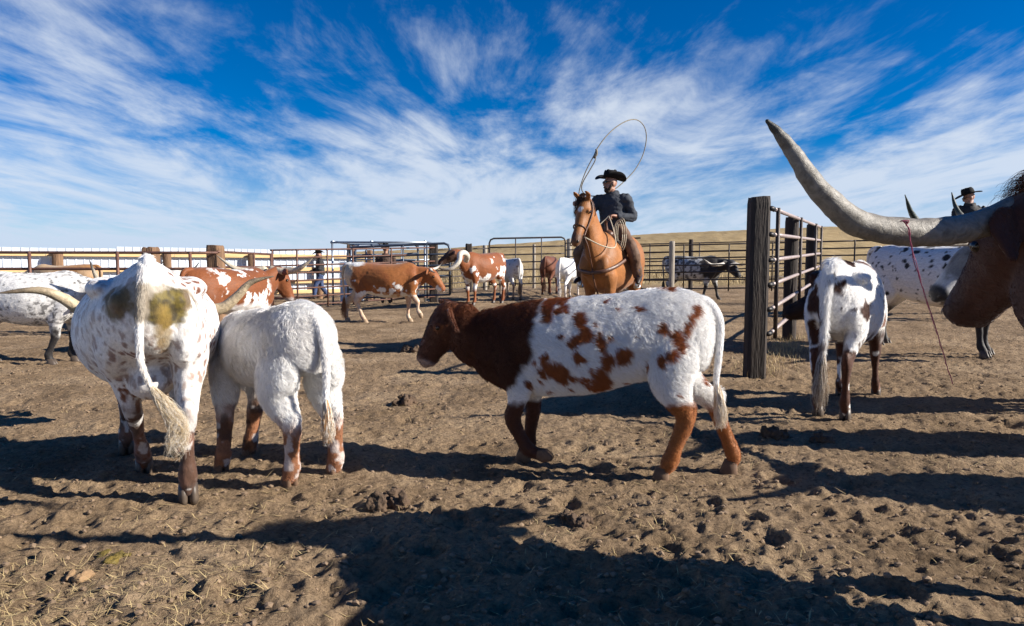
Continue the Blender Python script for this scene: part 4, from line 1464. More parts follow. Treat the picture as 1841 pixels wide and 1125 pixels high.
LOC_Q, HD_Q = place(2.42, 1.78), R(120.5)
LQ = to_local(LOC_Q, HD_Q)
hq = [(at(1826, 377, 2.60), 0.056), (at(1765, 402, 2.58), 0.054), (at(1690, 417, 2.55), 0.0525), (at(1610, 415, 2.52), 0.051), (at(1547, 403, 2.50), 0.048), (at(1496, 366, 2.47), 0.043), (at(1456, 321, 2.45), 0.036), (at(1424, 272, 2.44), 0.0275), (at(1399, 238, 2.43), 0.018),
      (at(1379, 217, 2.42), 0.006)]
pq = Vector(LQ((1.955, 2.60, 1.435))[:3])
left_h = [LQ(p) for p, r in hq]
right_h = [LQ((2 * 1.955 - p.x, p.y + 0.05, p.z)) for p, r in hq]
profq = [(i / 9.0, r / 0.056) for i, (p, r) in enumerate(hq)]
bull, HQ = bovine('longhorn_bull', 'dark brown bull on the right edge with an enormous upswept grey horn', LOC_Q, HD_Q, col_bull, 'cow', (1.08, 1.08, 1.10), poll=tuple(pq), yaw=R(90) - HD_Q + R(2), pitch=-0.72, head_s=1.12,
       horns=[left_h, right_h], horn_r=0.056, horn_kw=dict(base=(0.225, 0.205, 0.172), tip=(0.03, 0.034, 0.03), tipfrom=0.86, prof=profq, n=22, sub=8, rough=0.010),
       neck_r=1.0, voxel=0.013, fur_n=40000, fur_len=0.012, fur_r=0.0008, fur_lenfn=lambda P: sstep(0.45, 0.6, P[:, 0]), lift=0.3, seed=12, cat='bull', ear=(0.05, -0.14), tuft_cols=[(0.06, 0.03, 0.02)])
rngq = np.random.default_rng(8)
tuft(bull, [HQ((-0.20, -0.04, -0.05)), HQ((-0.11, -0.02, 0.02)), HQ((-0.03, 0.0, 0.045)), HQ((0.06, 0.01, 0.03))], 1300, (0.03, 0.034, 0.04, 0.045), [(0.10, 0.035, 0.015), (0.16, 0.055, 0.02), (0.04, 0.018, 0.01)], 0.0011, 4, 'forelock', 0.03, 0.6)


# --- two cattle standing just right of the frame: their shadows cross the pen floor
def col_plain(c):
    return lambda P, H: np.array(c)[None] * (0.75 + 0.5 * fbm(P, 4, 3, 2))[:, None]


bovine('longhorn_cow', 'brown cow just past the right edge casting the long right-hand shadow', place(4.75, 4.35), R(176), col_plain(RED * 0.6), 'cow', (1, 1, 1), poll=(0.98, 0.1, 1.2), pitch=-0.8, voxel=0.025, seed=61, tuft_cols=[(0.1, 0.04, 0.02)],
       horns=[[(0, 0.07, 0), (0, 0.3, 0.02), (0.02, 0.5, 0.15), (0.03, 0.6, 0.35)], [(0, -0.07, 0), (0, -0.3, 0.02), (0.02, -0.5, 0.15), (0.03, -0.6, 0.35)]])
bovine('longhorn_cow', 'red cow past the right edge whose shadow joins the bull\'s', place(4.55, 3.25), R(168), col_plain(ORANGE * 0.6), 'cow', (1, 1, 0.97), poll=(0.98, -0.1, 1.0), pitch=-0.9, voxel=0.025, seed=62, tuft_cols=[(0.1, 0.04, 0.02)],
       horns=[[(0, 0.07, 0), (0, 0.3, 0.02), (0.02, 0.5, 0.15), (0.03, 0.6, 0.35)], [(0, -0.07, 0), (0, -0.3, 0.02), (0.02, -0.5, 0.15), (0.03, -0.6, 0.35)]])


# --- pale-faced cow behind the bull's head
def col_pale(P, H):
    C = np.tile(WHITE * 0.62, (len(P), 1))
    C = mixc(C, (0.10, 0.09, 0.085), 0.75 * speck(P, 9, 0.50, 0.64, 5, octv=4))
    m, s = head_mask(P, H, 0.455, 0.025)
    C = mixc(C, (0.03, 0.027, 0.026), m)
    o = np.array(H((0.15, 0, -0.05)))
    d = np.linalg.norm(P - o, axis=1)
    C = mixc(C, (0.08, 0.07, 0.065), 0.7 * (1 - sstep(0.06, 0.12, np.abs(d - 0.11) + nz(P, 12, 4) * 0.08)))
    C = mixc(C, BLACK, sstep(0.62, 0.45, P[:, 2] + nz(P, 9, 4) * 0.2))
    return C


LOC_P, HD_P = place(5.0, 5.55), R(180)
LP_ = to_local(LOC_P, HD_P)
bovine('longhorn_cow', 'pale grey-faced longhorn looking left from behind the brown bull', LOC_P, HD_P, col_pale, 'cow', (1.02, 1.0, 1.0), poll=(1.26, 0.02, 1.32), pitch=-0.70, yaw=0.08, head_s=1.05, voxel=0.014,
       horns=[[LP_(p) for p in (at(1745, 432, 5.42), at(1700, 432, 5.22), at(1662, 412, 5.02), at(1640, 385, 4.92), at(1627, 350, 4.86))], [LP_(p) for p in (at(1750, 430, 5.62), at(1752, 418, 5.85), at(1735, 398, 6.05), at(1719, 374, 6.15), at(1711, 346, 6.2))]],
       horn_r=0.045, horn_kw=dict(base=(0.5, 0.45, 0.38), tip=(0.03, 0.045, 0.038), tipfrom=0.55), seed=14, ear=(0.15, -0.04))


# --- white cow with black spots behind the yearling
def col_dal(P, H):
    C = np.tile(WHITE * 0.93, (len(P), 1))
    C = mixc(C, BLACK * 1.2, np.maximum(cell_spots(P, 8, 0.34, 5, 0.55, 0.1), cell_spots(P, 17, 0.3, 9, 0.4, 0.2) * 0.9))
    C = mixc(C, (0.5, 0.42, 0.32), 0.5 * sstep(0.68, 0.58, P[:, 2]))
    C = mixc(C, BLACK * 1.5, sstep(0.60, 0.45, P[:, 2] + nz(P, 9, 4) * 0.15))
    m, s = head_mask(P, H, 0.0, 0.15)
    return mixc(C, BLACK * 1.5, m * 0.9)


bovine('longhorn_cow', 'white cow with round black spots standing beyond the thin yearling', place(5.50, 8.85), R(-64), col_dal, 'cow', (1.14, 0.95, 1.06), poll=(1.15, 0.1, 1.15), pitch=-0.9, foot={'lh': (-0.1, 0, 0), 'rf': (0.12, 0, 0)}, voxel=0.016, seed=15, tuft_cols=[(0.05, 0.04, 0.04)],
       horns=[[(0, 0.07, 0), (0, 0.25, 0.0), (0.02, 0.42, 0.08), (0.03, 0.5, 0.2)], [(0, -0.07, 0), (0, -0.25, 0.0), (0.02, -0.42, 0.08), (0.03, -0.5, 0.2)]])


# --- grey speckled cow, far left
def col_grey(P, H):
    C = np.tile(WHITE * 0.80, (len(P), 1))
    C = mixc(C, (0.09, 0.085, 0.085), 0.85 * speck(P, 30, 0.52, 0.60, 5, octv=3) * sstep(0.40, 0.58, fbm(P, 3.2, 3, 7)))
    C = mixc(C, (0.05, 0.048, 0.048), cell_spots(P, 22, 0.3, 8, 0.4, 0.3) * 0.85)
    C = mixc(C, (0.16, 0.15, 0.15), 0.8 * sstep(1.13, 1.2, P[:, 2] + nz(P, 9, 6) * 0.1))
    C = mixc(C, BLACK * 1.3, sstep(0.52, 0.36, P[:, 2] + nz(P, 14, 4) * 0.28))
    m, s = head_mask(P, H, -0.15, 0.1)
    return mixc(C, (0.06, 0.055, 0.055), m * 0.8)


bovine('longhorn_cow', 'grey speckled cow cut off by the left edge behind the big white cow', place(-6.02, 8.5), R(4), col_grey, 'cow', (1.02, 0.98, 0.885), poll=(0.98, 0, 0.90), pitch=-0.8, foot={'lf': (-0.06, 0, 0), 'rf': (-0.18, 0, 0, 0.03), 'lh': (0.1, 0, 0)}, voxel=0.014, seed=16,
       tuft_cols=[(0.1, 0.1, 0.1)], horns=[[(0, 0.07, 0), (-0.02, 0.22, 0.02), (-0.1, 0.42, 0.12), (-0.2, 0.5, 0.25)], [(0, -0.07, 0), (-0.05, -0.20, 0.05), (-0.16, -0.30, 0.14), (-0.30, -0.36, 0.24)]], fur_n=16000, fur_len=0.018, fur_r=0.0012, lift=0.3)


# --- tan cow beyond the left fence
def col_tan(P, H):
    C = np.tile(np.array((0.42, 0.27, 0.14)), (len(P), 1))
    C = mixc(C, (0.33, 0.16, 0.055), sstep(-0.05, 0.2, -P[:, 0] + nz(P, 3, 4) * 0.3))
    return mixc(C, (0.52, 0.40, 0.27), 0.5 * speck(P, 3, 0.5, 0.65, 5))


bovine('longhorn_cow', 'tan cow standing between the left pipe fence and the white windbreak', place(-9.95, 15.2), R(176), col_tan, 'cow', (1.0, 1.0, 0.97), poll=(1.02, 0, 1.0), pitch=-0.8, voxel=0.02, seed=17, tuft_cols=[(0.2, 0.12, 0.06)])


# --- wide-horned red and white cow
def col_redwhite(P, H):
    C = (RED * 0.72)[None] * (0.8 + 0.4 * fbm(P, 4, 3, 2))[:, None]
    q = fbm(P * np.array((1, 1, 0.75)), 5.5, 5, 11, 0.62)
    reg = sstep(-0.62, -0.35, P[:, 0]) * sstep(0.66, 0.4, P[:, 0])
    C = mixc(C, WHITE * 0.95, sstep(0.555, 0.585, q) * reg)
    C = mixc(C, WHITE * 0.9, sstep(0.68, 0.58, P[:, 2] + nz(P, 6, 3) * 0.2) * 0.8)
    return C


LOC_F, HD_F = place(-4.12, 10.05), R(66)
LF_ = to_local(LOC_F, HD_F)
bovine('longhorn_cow', 'red and white marbled longhorn with very wide horns in front of the tie post', LOC_F, HD_F, col_redwhite, 'cow', (0.98, 1.0, 0.92), poll=(0.98, -0.06, 1.15), yaw=-0.35, pitch=-1.1, voxel=0.016, seed=18,
       horns=[[LF_(p) for p in (at(476, 484, 10.9), at(455, 487, 10.85), at(430, 485, 10.8), at(412, 476, 10.75), at(390, 459, 10.7))], [LF_(p) for p in (at(487, 484, 10.85), at(510, 488, 10.8), at(532, 485, 10.75), at(549, 475, 10.7), at(562, 464, 10.7))]],
       horn_r=0.06, horn_kw=dict(base=(0.52, 0.45, 0.34), tip=(0.2, 0.16, 0.12), tipfrom=0.85, prof=([0, 1.0], [0.3, 0.9], [0.6, 0.65], [0.85, 0.35], [1, 0.08])), tuft_cols=[(0.2, 0.07, 0.03)], hoofmat=HOOF)


# --- white-headed cow peeking over the big cow's back
def col_peek(P, H):
    C = np.tile(WHITE * 0.75, (len(P), 1))
    return mixc(C, (0.16, 0.11, 0.09), 0.7 * speck(P, 7, 0.5, 0.6, 5, octv=3))


bovine('longhorn_cow', 'pale cow peeking over the big white cow\'s back behind the rusty fence', place(-6.95, 13.6), R(-50), col_peek, 'cow', (0.95, 0.95, 0.90), poll=(0.95, 0.0, 1.14), yaw=0.3, pitch=-0.7, voxel=0.02, seed=19,
       horns=[[(0, 0.07, 0), (0.02, 0.22, 0.0), (0.06, 0.33, 0.10), (0.08, 0.36, 0.28)], [(0, -0.07, 0), (0.02, -0.22, 0.0), (0.06, -0.33, 0.10), (0.08, -0.36, 0.28)]], horn_r=0.036)


# --- red cow walking right
def col_redcow(P, H):
    x, y, z = P.T
    C = (ORANGE * 0.78)[None] * (0.72 + 0.5 * fbm(P, 4, 3, 2))[:, None]
    C = mixc(C, RED * 0.9, 0.7 * speck(P, 3, 0.48, 0.6, 6))
    q = nz(P, 7, 11, 4)
    C = mixc(C, WHITE * 0.92, 0.95 * sstep(0.03, 0.08, q * 0.8 + (0.70 - z) * 0.9))
    C = mixc(C, (0.66, 0.52, 0.36), 0.9 * sstep(-0.60, -0.70, x + q * 0.25))
    C = mixc(C, WHITE * 0.9, sstep(1.17, 1.20, z + q * 0.1) * sstep(-0.35, -0.5, x))
    leg = sstep(0.62, 0.5, z + q * 0.3)
    C = mixc(C, (0.50, 0.26, 0.11), 0.75 * leg)
    C = mixc(C, (0.6, 0.5, 0.38), 0.7 * leg * speck(P, 9, 0.52, 0.6, 8))
    return C


bovine('longhorn_cow', 'orange-red cow with pale legs walking right across the middle ground', place(-2.66, 14.35), R(-3), col_redcow, 'cow', (1.02, 1.0, 0.965), poll=(0.98, 0, 1.10), pitch=-0.85, voxel=0.015, seed=20, foot={'rh': (0.22, 0, 0), 'lh': (-0.24, 0, 0), 'lf': (-0.02, 0, 0), 'rf': (0.26, 0, 0.14, 0.06)},
       horns=[[(0, 0.07, 0), (0.0, 0.18, 0.02), (0.02, 0.28, 0.12), (0.0, 0.30, 0.26)], [(0, -0.06, 0), (0.0, -0.14, 0.0), (0.06, -0.2, 0.02), (0.12, -0.22, 0.05)]], horn_r=0.036, horn_kw=dict(base=(0.6, 0.55, 0.47)), tuft_cols=[(0.2, 0.08, 0.03), (0.3, 0.14, 0.06)], hoofmat=HOOF_PALE)


# --- curled-horn bull
def col_curl(P, H):
    x, y, z = P.T
    C = (RED * 0.88)[None] * (0.72 + 0.5 * fbm(P, 4, 3, 2))[:, None]
    q = nz(P, 6, 11, 4)
    C = mixc(C, WHITE * 0.9, sstep(0.02, 0.07, q + (0.76 - z) * 0.5 - 0.02) * sstep(0.35, 0.5, z))
    C = mixc(C, WHITE * 0.9, 0.9 * sstep(0.05, 0.1, q * 1.3 - 0.4 * np.abs(z - 1.25)) * sstep(0.2, -0.1, x))
    m, s = head_mask(P, H, -0.05, 0.1)
    C = mixc(C, DKBROWN * 0.9, m * 0.9)
    return C


LOC_I, HD_I = place(-0.80, 18.9), R(-128)
LI_ = to_local(LOC_I, HD_I)
bovine('longhorn_bull', 'brown and white bull with a thick curled horn facing left in the middle', LOC_I, HD_I, col_curl, 'cow', (1.05, 1.05, 1.10), poll=(0.98, -0.22, 1.46), yaw=-0.75, pitch=-0.55, voxel=0.017, seed=22, cat='bull', neck=(0.80, -0.08, 1.30),
       horns=[[LI_(p) for p in (at(838, 468, 18.0), at(840, 460, 17.8), at(834, 454, 17.55), at(827, 457, 17.4), at(826, 467, 17.3), at(820, 476, 17.25), at(808, 484, 17.2), at(796, 484, 17.2), at(786, 479, 17.2))],
              [LI_(p) for p in (at(826, 470, 18.2), at(819, 468, 18.4), at(816, 460, 18.5), at(817, 450, 18.5))]],
       horn_r=0.075, horn_kw=dict(base=(0.62, 0.57, 0.49), tip=(0.2, 0.16, 0.13), prof=([0, 1.0], [0.45, 0.92], [0.7, 0.7], [0.9, 0.4], [1, 0.12])), tuft_cols=[(0.1, 0.04, 0.02)], foot={'lf': (0.05, 0, 0), 'rf': (-0.05, 0, 0)})


# --- pale speckled cow behind the bull
def col_pale2(P, H):
    C = np.tile(WHITE * 0.72, (len(P), 1))
    C = mixc(C, (0.22, 0.15, 0.10), 0.8 * cell_spots(P, 10, 0.32, 5, 0.5, 0.2))
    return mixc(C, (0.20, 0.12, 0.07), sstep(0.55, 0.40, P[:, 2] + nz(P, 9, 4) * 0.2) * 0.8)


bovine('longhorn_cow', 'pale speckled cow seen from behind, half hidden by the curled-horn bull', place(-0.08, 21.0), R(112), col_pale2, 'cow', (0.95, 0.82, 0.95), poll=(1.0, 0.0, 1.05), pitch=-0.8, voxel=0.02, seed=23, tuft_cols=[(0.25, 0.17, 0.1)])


# --- white cow and brown cow left of the horse
def col_white(P, H):
    C = np.tile(WHITE * 0.97, (len(P), 1))
    C = mixc(C, (0.25, 0.12, 0.06), 0.7 * cell_spots(P, 7, 0.2, 5, 0.35, 0.2))
    return mixc(C, (0.40, 0.28, 0.2), sstep(0.3, 0.2, P[:, 2]) * 0.6)


bovine('longhorn_cow', 'white cow seen from behind, left of the ridden horse', place(1.72, 20.6), R(66), col_white, 'cow', (0.95, 0.88, 0.93), poll=(1.0, 0.0, 0.98), pitch=-0.8, voxel=0.019, seed=24, tuft_cols=[(0.7, 0.65, 0.6)], foot={'lh': (0.12, 0, 0), 'rh': (-0.1, 0, 0)})
bovine('longhorn_cow', 'dark red cow mostly hidden behind the white cow by the horse', place(1.28, 23.0), R(75), lambda P, H: np.tile(DKRED * 1.1, (len(P), 1)), 'cow', (0.95, 0.88, 0.97), poll=(1.0, 0.0, 1.0), pitch=-0.8, voxel=0.022, seed=25, tuft_cols=[(0.1, 0.04, 0.02)])


# --- black spotted longhorn behind the right fence
def col_blk(P, H):
    x, y, z = P.T
    C = np.tile(WHITE * 0.66, (len(P), 1))
    C = mixc(C, BLACK * 1.6, np.maximum(cell_spots(P, 6, 0.36, 5, 0.6, 0.12), 0.8 * speck(P, 18, 0.5, 0.58, 3, octv=3)))
    C = mixc(C, BLACK * 1.2, sstep(0.18, 0.3, x + nz(P, 5, 8) * 0.4) * sstep(0.5, 0.62, z + nz(P, 5, 9) * 0.2))
    C = mixc(C, BLACK * 1.2, sstep(1.16, 1.2, z + nz(P, 6, 4) * 0.15))
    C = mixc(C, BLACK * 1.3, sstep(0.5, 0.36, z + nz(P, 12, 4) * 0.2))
    m, s = head_mask(P, H, -0.05, 0.1)
    C = mixc(C, BLACK * 1.2, m * 0.95)
    return C


LOC_M, HD_M = place(5.02, 18.9), R(-28)
LM_ = to_local(LOC_M, HD_M)
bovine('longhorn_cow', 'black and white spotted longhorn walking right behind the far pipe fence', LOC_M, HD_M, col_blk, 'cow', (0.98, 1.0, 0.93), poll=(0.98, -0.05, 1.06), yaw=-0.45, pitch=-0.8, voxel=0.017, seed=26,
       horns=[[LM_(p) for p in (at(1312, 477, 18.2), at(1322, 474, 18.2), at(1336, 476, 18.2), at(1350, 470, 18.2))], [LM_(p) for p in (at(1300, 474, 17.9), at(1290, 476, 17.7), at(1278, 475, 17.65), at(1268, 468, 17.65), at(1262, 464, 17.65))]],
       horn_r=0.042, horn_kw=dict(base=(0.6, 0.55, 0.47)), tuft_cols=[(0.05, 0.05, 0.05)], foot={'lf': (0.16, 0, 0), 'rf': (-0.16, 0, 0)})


# ------------------------------------------------------------------ horses, riders, people
HORSE_T = [(-0.90, 1.30, 1.05, 0.06, 2.0), (-0.86, 1.40, 0.95, 0.15, 2.0), (-0.76, 1.50, 0.86, 0.245, 2.0), (-0.58, 1.55, 0.80, 0.30, 1.9), (-0.32, 1.50, 0.76, 0.30, 2.0), (-0.05, 1.46, 0.72, 0.315, 2.1), (0.20, 1.48, 0.71, 0.30, 2.0),
           (0.38, 1.55, 0.74, 0.265, 1.8), (0.52, 1.50, 0.79, 0.245, 1.9), (0.64, 1.38, 0.88, 0.20, 2.0), (0.71, 1.25, 0.98, 0.12, 2.0)]
HORSE_F = [(0.46, 0.13, 1.15, 0.15, 0.08), (0.50, 0.15, 0.98, 0.15, 0.095), (0.46, 0.15, 0.84, 0.11, 0.08), (0.46, 0.14, 0.66, 0.07, 0.06), (0.465, 0.135, 0.51, 0.054, 0.05), (0.46, 0.135, 0.44, 0.043, 0.04), (0.455, 0.135, 0.30, 0.034, 0.031),
           (0.455, 0.135, 0.19, 0.045, 0.042), (0.48, 0.135, 0.12, 0.036, 0.036), (0.50, 0.135, 0.06, 0.045, 0.045)]
HORSE_H = [(-0.52, 0.13, 1.22, 0.22, 0.11), (-0.55, 0.165, 1.02, 0.20, 0.125), (-0.53, 0.17, 0.86, 0.16, 0.105), (-0.62, 0.15, 0.70, 0.095, 0.07), (-0.73, 0.14, 0.56, 0.065, 0.048), (-0.715, 0.14, 0.47, 0.048, 0.041), (-0.69, 0.14, 0.32, 0.036, 0.033),
           (-0.68, 0.14, 0.195, 0.046, 0.043), (-0.65, 0.14, 0.12, 0.037, 0.037), (-0.63, 0.14, 0.06, 0.046, 0.046)]
HORSE_HEAD = [(-0.05, -0.08, 0.07, 0.06), (0.0, -0.07, 0.105, 0.082), (0.08, -0.09, 0.135, 0.10), (0.16, -0.105, 0.145, 0.102), (0.25, -0.098, 0.118, 0.085), (0.34, -0.085, 0.09, 0.07), (0.43, -0.08, 0.076, 0.062), (0.51, -0.083, 0.072, 0.064), (0.57, -0.09, 0.064, 0.062), (0.605, -0.098, 0.042, 0.045)]
LEATHER = mat('brown_leather', (0.13, 0.055, 0.03), 0.45, vscale=18, bump=0.2, bscale=60, color2=(0.07, 0.03, 0.018))
DKLEATHER = mat('dark_leather', (0.045, 0.026, 0.02), 0.5, vscale=18, bump=0.2, bscale=60, color2=(0.022, 0.014, 0.011))
FELT = mat('black_felt_pad', (0.03, 0.028, 0.03), 0.9, vscale=20)
ROPE = mat('lasso_rope', (0.26, 0.22, 0.15), 0.8, vscale=60, bump=0.4, bscale=200, color2=(0.13, 0.11, 0.08))
ROPE_PALE = mat('pale_rope', (0.55, 0.48, 0.36), 0.85, vscale=60, bump=0.4, bscale=200, color2=(0.35, 0.3, 0.22))
STEEL = mat('stirrup_steel', (0.6, 0.6, 0.58), 0.35, 0.9, vscale=20)


def col_horse(base, dark):
    def f(P, H):
        C = np.array(base)[None] * (0.62 + 0.7 * fbm(P, 5, 4, 2))[:, None]
        C = mixc(C, np.array(base) * 0.62, 0.5 * speck(P, 2.5, 0.48, 0.62, 6))
        C = mixc(C, dark, 0.85 * sstep(0.62, 0.42, P[:, 2]))
        m, s = head_mask(P, H, 0.50, 0.05)
        C = mixc(C, (0.05, 0.03, 0.022), m * 0.8)
        o = np.array(H((0.17, 0, 0.05)))
        d = np.linalg.norm((P - o), axis=1)
        C = mixc(C, (0.7, 0.66, 0.62), 1 - sstep(0.032, 0.05, d + nz(P, 30, 3) * 0.03))
        return C
    return f


def horse(label, loc, heading, colfn, poll, yaw, pitch, s=1.04, neckp=None, mane=(0.06, 0.03, 0.02), seed=40, voxel=0.014, hooves=None):
    root = thing('horse', label, 'horse', loc, heading, 'saddled horses')
    mb = MB()
    T = catmull(np.array(HORSE_T), 4)
    n = 28
    ang = np.arange(n) * 2 * math.pi / n
    rings = []
    for x, zt, zb, hw, k in T:
        zm = (zt + zb) / 2
        c, sn = np.cos(ang), np.sin(ang)
        kk = np.where(sn > 0, k, 2.1)
        q = (np.abs(c) ** kk + np.abs(sn) ** kk) ** (-1 / kk)
        rings.append(np.column_stack([np.full(n, x), hw * c * q, zm + (zt - zb) / 2 * sn * q]) * s)
    mb.rings(rings)
    for key, sd, base in (('lf', 1, HORSE_F), ('rf', -1, HORSE_F), ('lh', 1, HORSE_H), ('rh', -1, HORSE_H)):
        dx = {'lf': 0.05, 'rf': -0.06, 'lh': -0.06, 'rh': 0.08}[key]
        K = np.array(pose_leg(base, sd, (s, s, s), (dx, 0, 0)))
        mb.tube(K[:, :3], K[:, 3], K[:, 4], n=14, sub=4, taper_ends=True)
        hm = MB()
        kx, ky, kz, ka, kb = K[-1]
        hm.rings([[(kx + ka * (xo + r * math.cos(a)), ky + ka * r * math.sin(a), z) for a in np.arange(14) * 2 * math.pi / 14] for z, xo, r in ((0.10, -0.15, 0.95), (0.05, 0.1, 1.15), (0.0, 0.3, 1.35), (-0.02, 0.3, 1.25))])
        hm.build('hoof', hooves or HOOF, root)
    H = head_frame(poll, yaw, pitch)
    hs = s
    C0 = H((0, 0, 0))
    lz = H((0, 1, 0)) - C0
    fz = H((1, 0, 0)) - C0
    ne = H((0.02, 0, -0.10 * hs))
    n0, n1 = Vector((0.40, 0, 1.18)) * s, Vector((0.62, 0, 1.34)) * s
    nm = Vector(neckp) if neckp else n1.lerp(ne, 0.55)
    mb.tube([n0, n1, nm, ne], [0.30 * s, 0.255 * s, 0.175 * s, 0.12 * s], [0.17 * s, 0.14 * s, 0.095 * s, 0.078 * s], n=18, sub=5, taper_ends=True)
    hd = np.array(HORSE_HEAD) * hs
    mb.tube([H((a, 0, o)) for a, o, b, c in hd], hd[:, 2], hd[:, 3], side=tuple(lz), n=18, sub=3, taper_ends=True)
    for sd in (1, -1):
        mb.ball(H((0.15 * hs, sd * 0.086 * hs, -0.03 * hs)), (0.036 * hs, 0.026 * hs, 0.03 * hs), 10, 8)
        mb.ball(H((0.13 * hs, sd * 0.06 * hs, -0.16 * hs)), (0.085 * hs, 0.04 * hs, 0.075 * hs), 12, 8)
        mb.tube([H((0.0, sd * 0.05 * hs, -0.01)), H((-0.015, sd * 0.075 * hs, 0.06 * hs)), H((-0.02, sd * 0.085 * hs, 0.115 * hs)), H((-0.01, sd * 0.078 * hs, 0.18 * hs))], [0.03, 0.04, 0.034, 0.007], [0.022, 0.02, 0.016, 0.006], side=tuple(fz), n=10, sub=3, taper_ends=True)
        mb.ball((0.66 * s, sd * 0.115 * s, 1.10 * s), (0.10 * s, 0.10 * s, 0.15 * s), 12, 8)     # breast
    me = fuse(mb, 'body', voxel, 5)
    V = verts_of(me)
    nn = normals_of(me)
    V = V + nn * ((fbm(V, 6, 3, seed) - 0.5) * 0.016)[:, None]
    set_verts(me, V)
    paint(me, colfn(V, H))
    me.materials.append(coat_mat('glossy_coat', 0.3, 0.55, False, 0.1, 0.3))
    body = link(bpy.data.objects.new('body', me), root)
    for sd in (1, -1):
        MB().ball(H((0.155 * hs, sd * 0.1 * hs, -0.04 * hs)), 0.02 * hs, 12, 8).build('eye', EYE, root)
        MB().ball(H((0.575 * hs, sd * 0.040 * hs, -0.062 * hs)), (0.018, 0.017, 0.022), 10, 8).build('nostril', NOSE, root)
    # mane falls on the off side
    rng = np.random.default_rng(seed)
    crest = catmull(np.array([tuple(H((0.04, 0, 0.05))), tuple(H((-0.06, 0, 0.02))), tuple(nm + (nm - n0).cross(Vector((0, 1, 0))).normalized() * -0.165 * s), tuple(n1 + Vector((-0.10, 0, 0.21)) * s), (0.42 * s, 0, 1.56 * s)]), 12)
    nh = 1100
    t = rng.random(nh) * (len(crest) - 1.01)
    i0 = t.astype(int)
    f = (t - i0)[:, None]
    Pc = crest[i0] * (1 - f) + crest[i0 + 1] * f + rng.normal(0, 0.008, (nh, 3))
    L = 0.16 + 0.10 * rng.random(nh)
    dr = np.column_stack([rng.normal(0.0, 0.2, nh), -0.55 + rng.normal(0, 0.25, nh), -0.35 + rng.normal(0, 0.15, nh)])
    P1 = Pc + dr * 0.09
    P2 = P1 + np.column_stack([rng.normal(0, 0.1, nh), np.full(nh, -0.12), np.full(nh, -0.95)]) * L[:, None]
    strands('mane', body, np.stack([Pc, P1, P2], 1), np.array(mane)[None] * (0.6 + 0.8 * rng.random(nh))[:, None], np.tile(np.array([0.0016, 0.0014, 0.0004]), (nh, 1)), coat_mat('fur_hair', hair=True))
    tuft(root, [(-0.86 * s, 0, 1.40 * s), (-0.98 * s, 0, 1.33 * s), (-1.03 * s, 0, 1.05 * s), (-1.0 * s, 0.01, 0.70 * s), (-0.98 * s, 0.02, 0.42 * s)], 900, (0.02, 0.035, 0.055, 0.06, 0.03), [mane, tuple(np.array(mane) * 1.8)], 0.0018, seed, 'tail', 0.02, 0.3)
    return root, H


def body_arc(x, a, o, s=1.04):
    """a point on the horse's barrel, a radians off the top line, o metres proud"""
    T = np.array(HORSE_T)
    zt, zb, hw = (np.interp(x, T[:, 0], T[:, i]) for i in (1, 2, 3))
    zm = (zt + zb) / 2
    return Vector((x * s, (hw * s + o) * math.sin(a), zm * s + ((zt - zm) * s + o) * math.cos(a)))


def drape(x0, x1, A, o, th, name, material, parent, nx=10, na=18, round_=0.35):
    mb = MB()
    rings = []
    for i in range(nx + 1):
        fx = i / nx
        e = 1 - round_ * abs(2 * fx - 1) ** 3
        x = x0 + (x1 - x0) * fx
        top = [body_arc(x, -A * e + 2 * A * e * j / na, o + th) for j in range(na + 1)]
        bot = [body_arc(x, -A * e + 2 * A * e * j / na, o) for j in range(na, -1, -1)]
        rings.append(top + bot)
    return mb.rings(rings).build(name, material, parent)


def saddle(loc, heading, label, s=1.04):
    r = thing('saddle', label, 'saddle', loc, heading, 'western saddles')
    drape(-0.42, 0.34, 1.15, 0.014, 0.016, 'saddle_pad', FELT, r)
    drape(-0.36, 0.28, 0.95, 0.034, 0.012, 'skirt', LEATHER, r)
    mb = MB()
    T = []
    for x, zo, w in ((-0.30, 0.15, 0.10), (-0.26, 0.17, 0.17), (-0.20, 0.12, 0.17), (-0.08, 0.065, 0.15), (0.06, 0.065, 0.125), (0.15, 0.10, 0.115), (0.21, 0.12, 0.10), (0.26, 0.07, 0.08)):
        z = body_arc(x, 0, 0.04).z
        T.append([(x * s, w * math.cos(a) * 1.0, z - 0.04 + (zo + 0.02) * (0.5 + 0.5 * math.sin(a))) for a in np.arange(16) * 2 * math.pi / 16])
    mb.rings(T)
    mb.build('seat', LEATHER, r)
    z = body_arc(0.2, 0, 0.04).z
    MB().tube([(0.21 * s, 0, z + 0.06), (0.235 * s, 0, z + 0.16), (0.255 * s, 0, z + 0.21)], [0.035, 0.022, 0.026], n=10, sub=3).ball((0.26 * s, 0, z + 0.215), (0.05, 0.045, 0.016)).build('saddle_horn', LEATHER, r)
    for sd in (1, -1):
        mb = MB()
        mb.tube([body_arc(0.02, sd * 0.7, 0.06), body_arc(0.03, sd * 1.15, 0.07), Vector((0.07, sd * 0.40, 1.08)), Vector((0.09, sd * 0.42, 0.97))], [0.09, 0.12, 0.09, 0.03], [0.008] * 4, side=(0, 1, 0.3), n=10, sub=4)
        mb.build('fender', LEATHER, r)
        mb = MB()
        cx, cy, cz = 0.10, sd * 0.42, 0.86
        mb.tube([(cx - 0.0, cy, cz + 0.13), (cx - 0.06, cy, cz + 0.09), (cx - 0.075, cy, cz), (cx, cy, cz - 0.012), (cx + 0.075, cy, cz), (cx + 0.06, cy, cz + 0.09), (cx, cy, cz + 0.13)], 0.012, 0.03, side=(0, 1, 0), n=8, sub=3)
        mb.build('stirrup', STEEL, r)
    return r


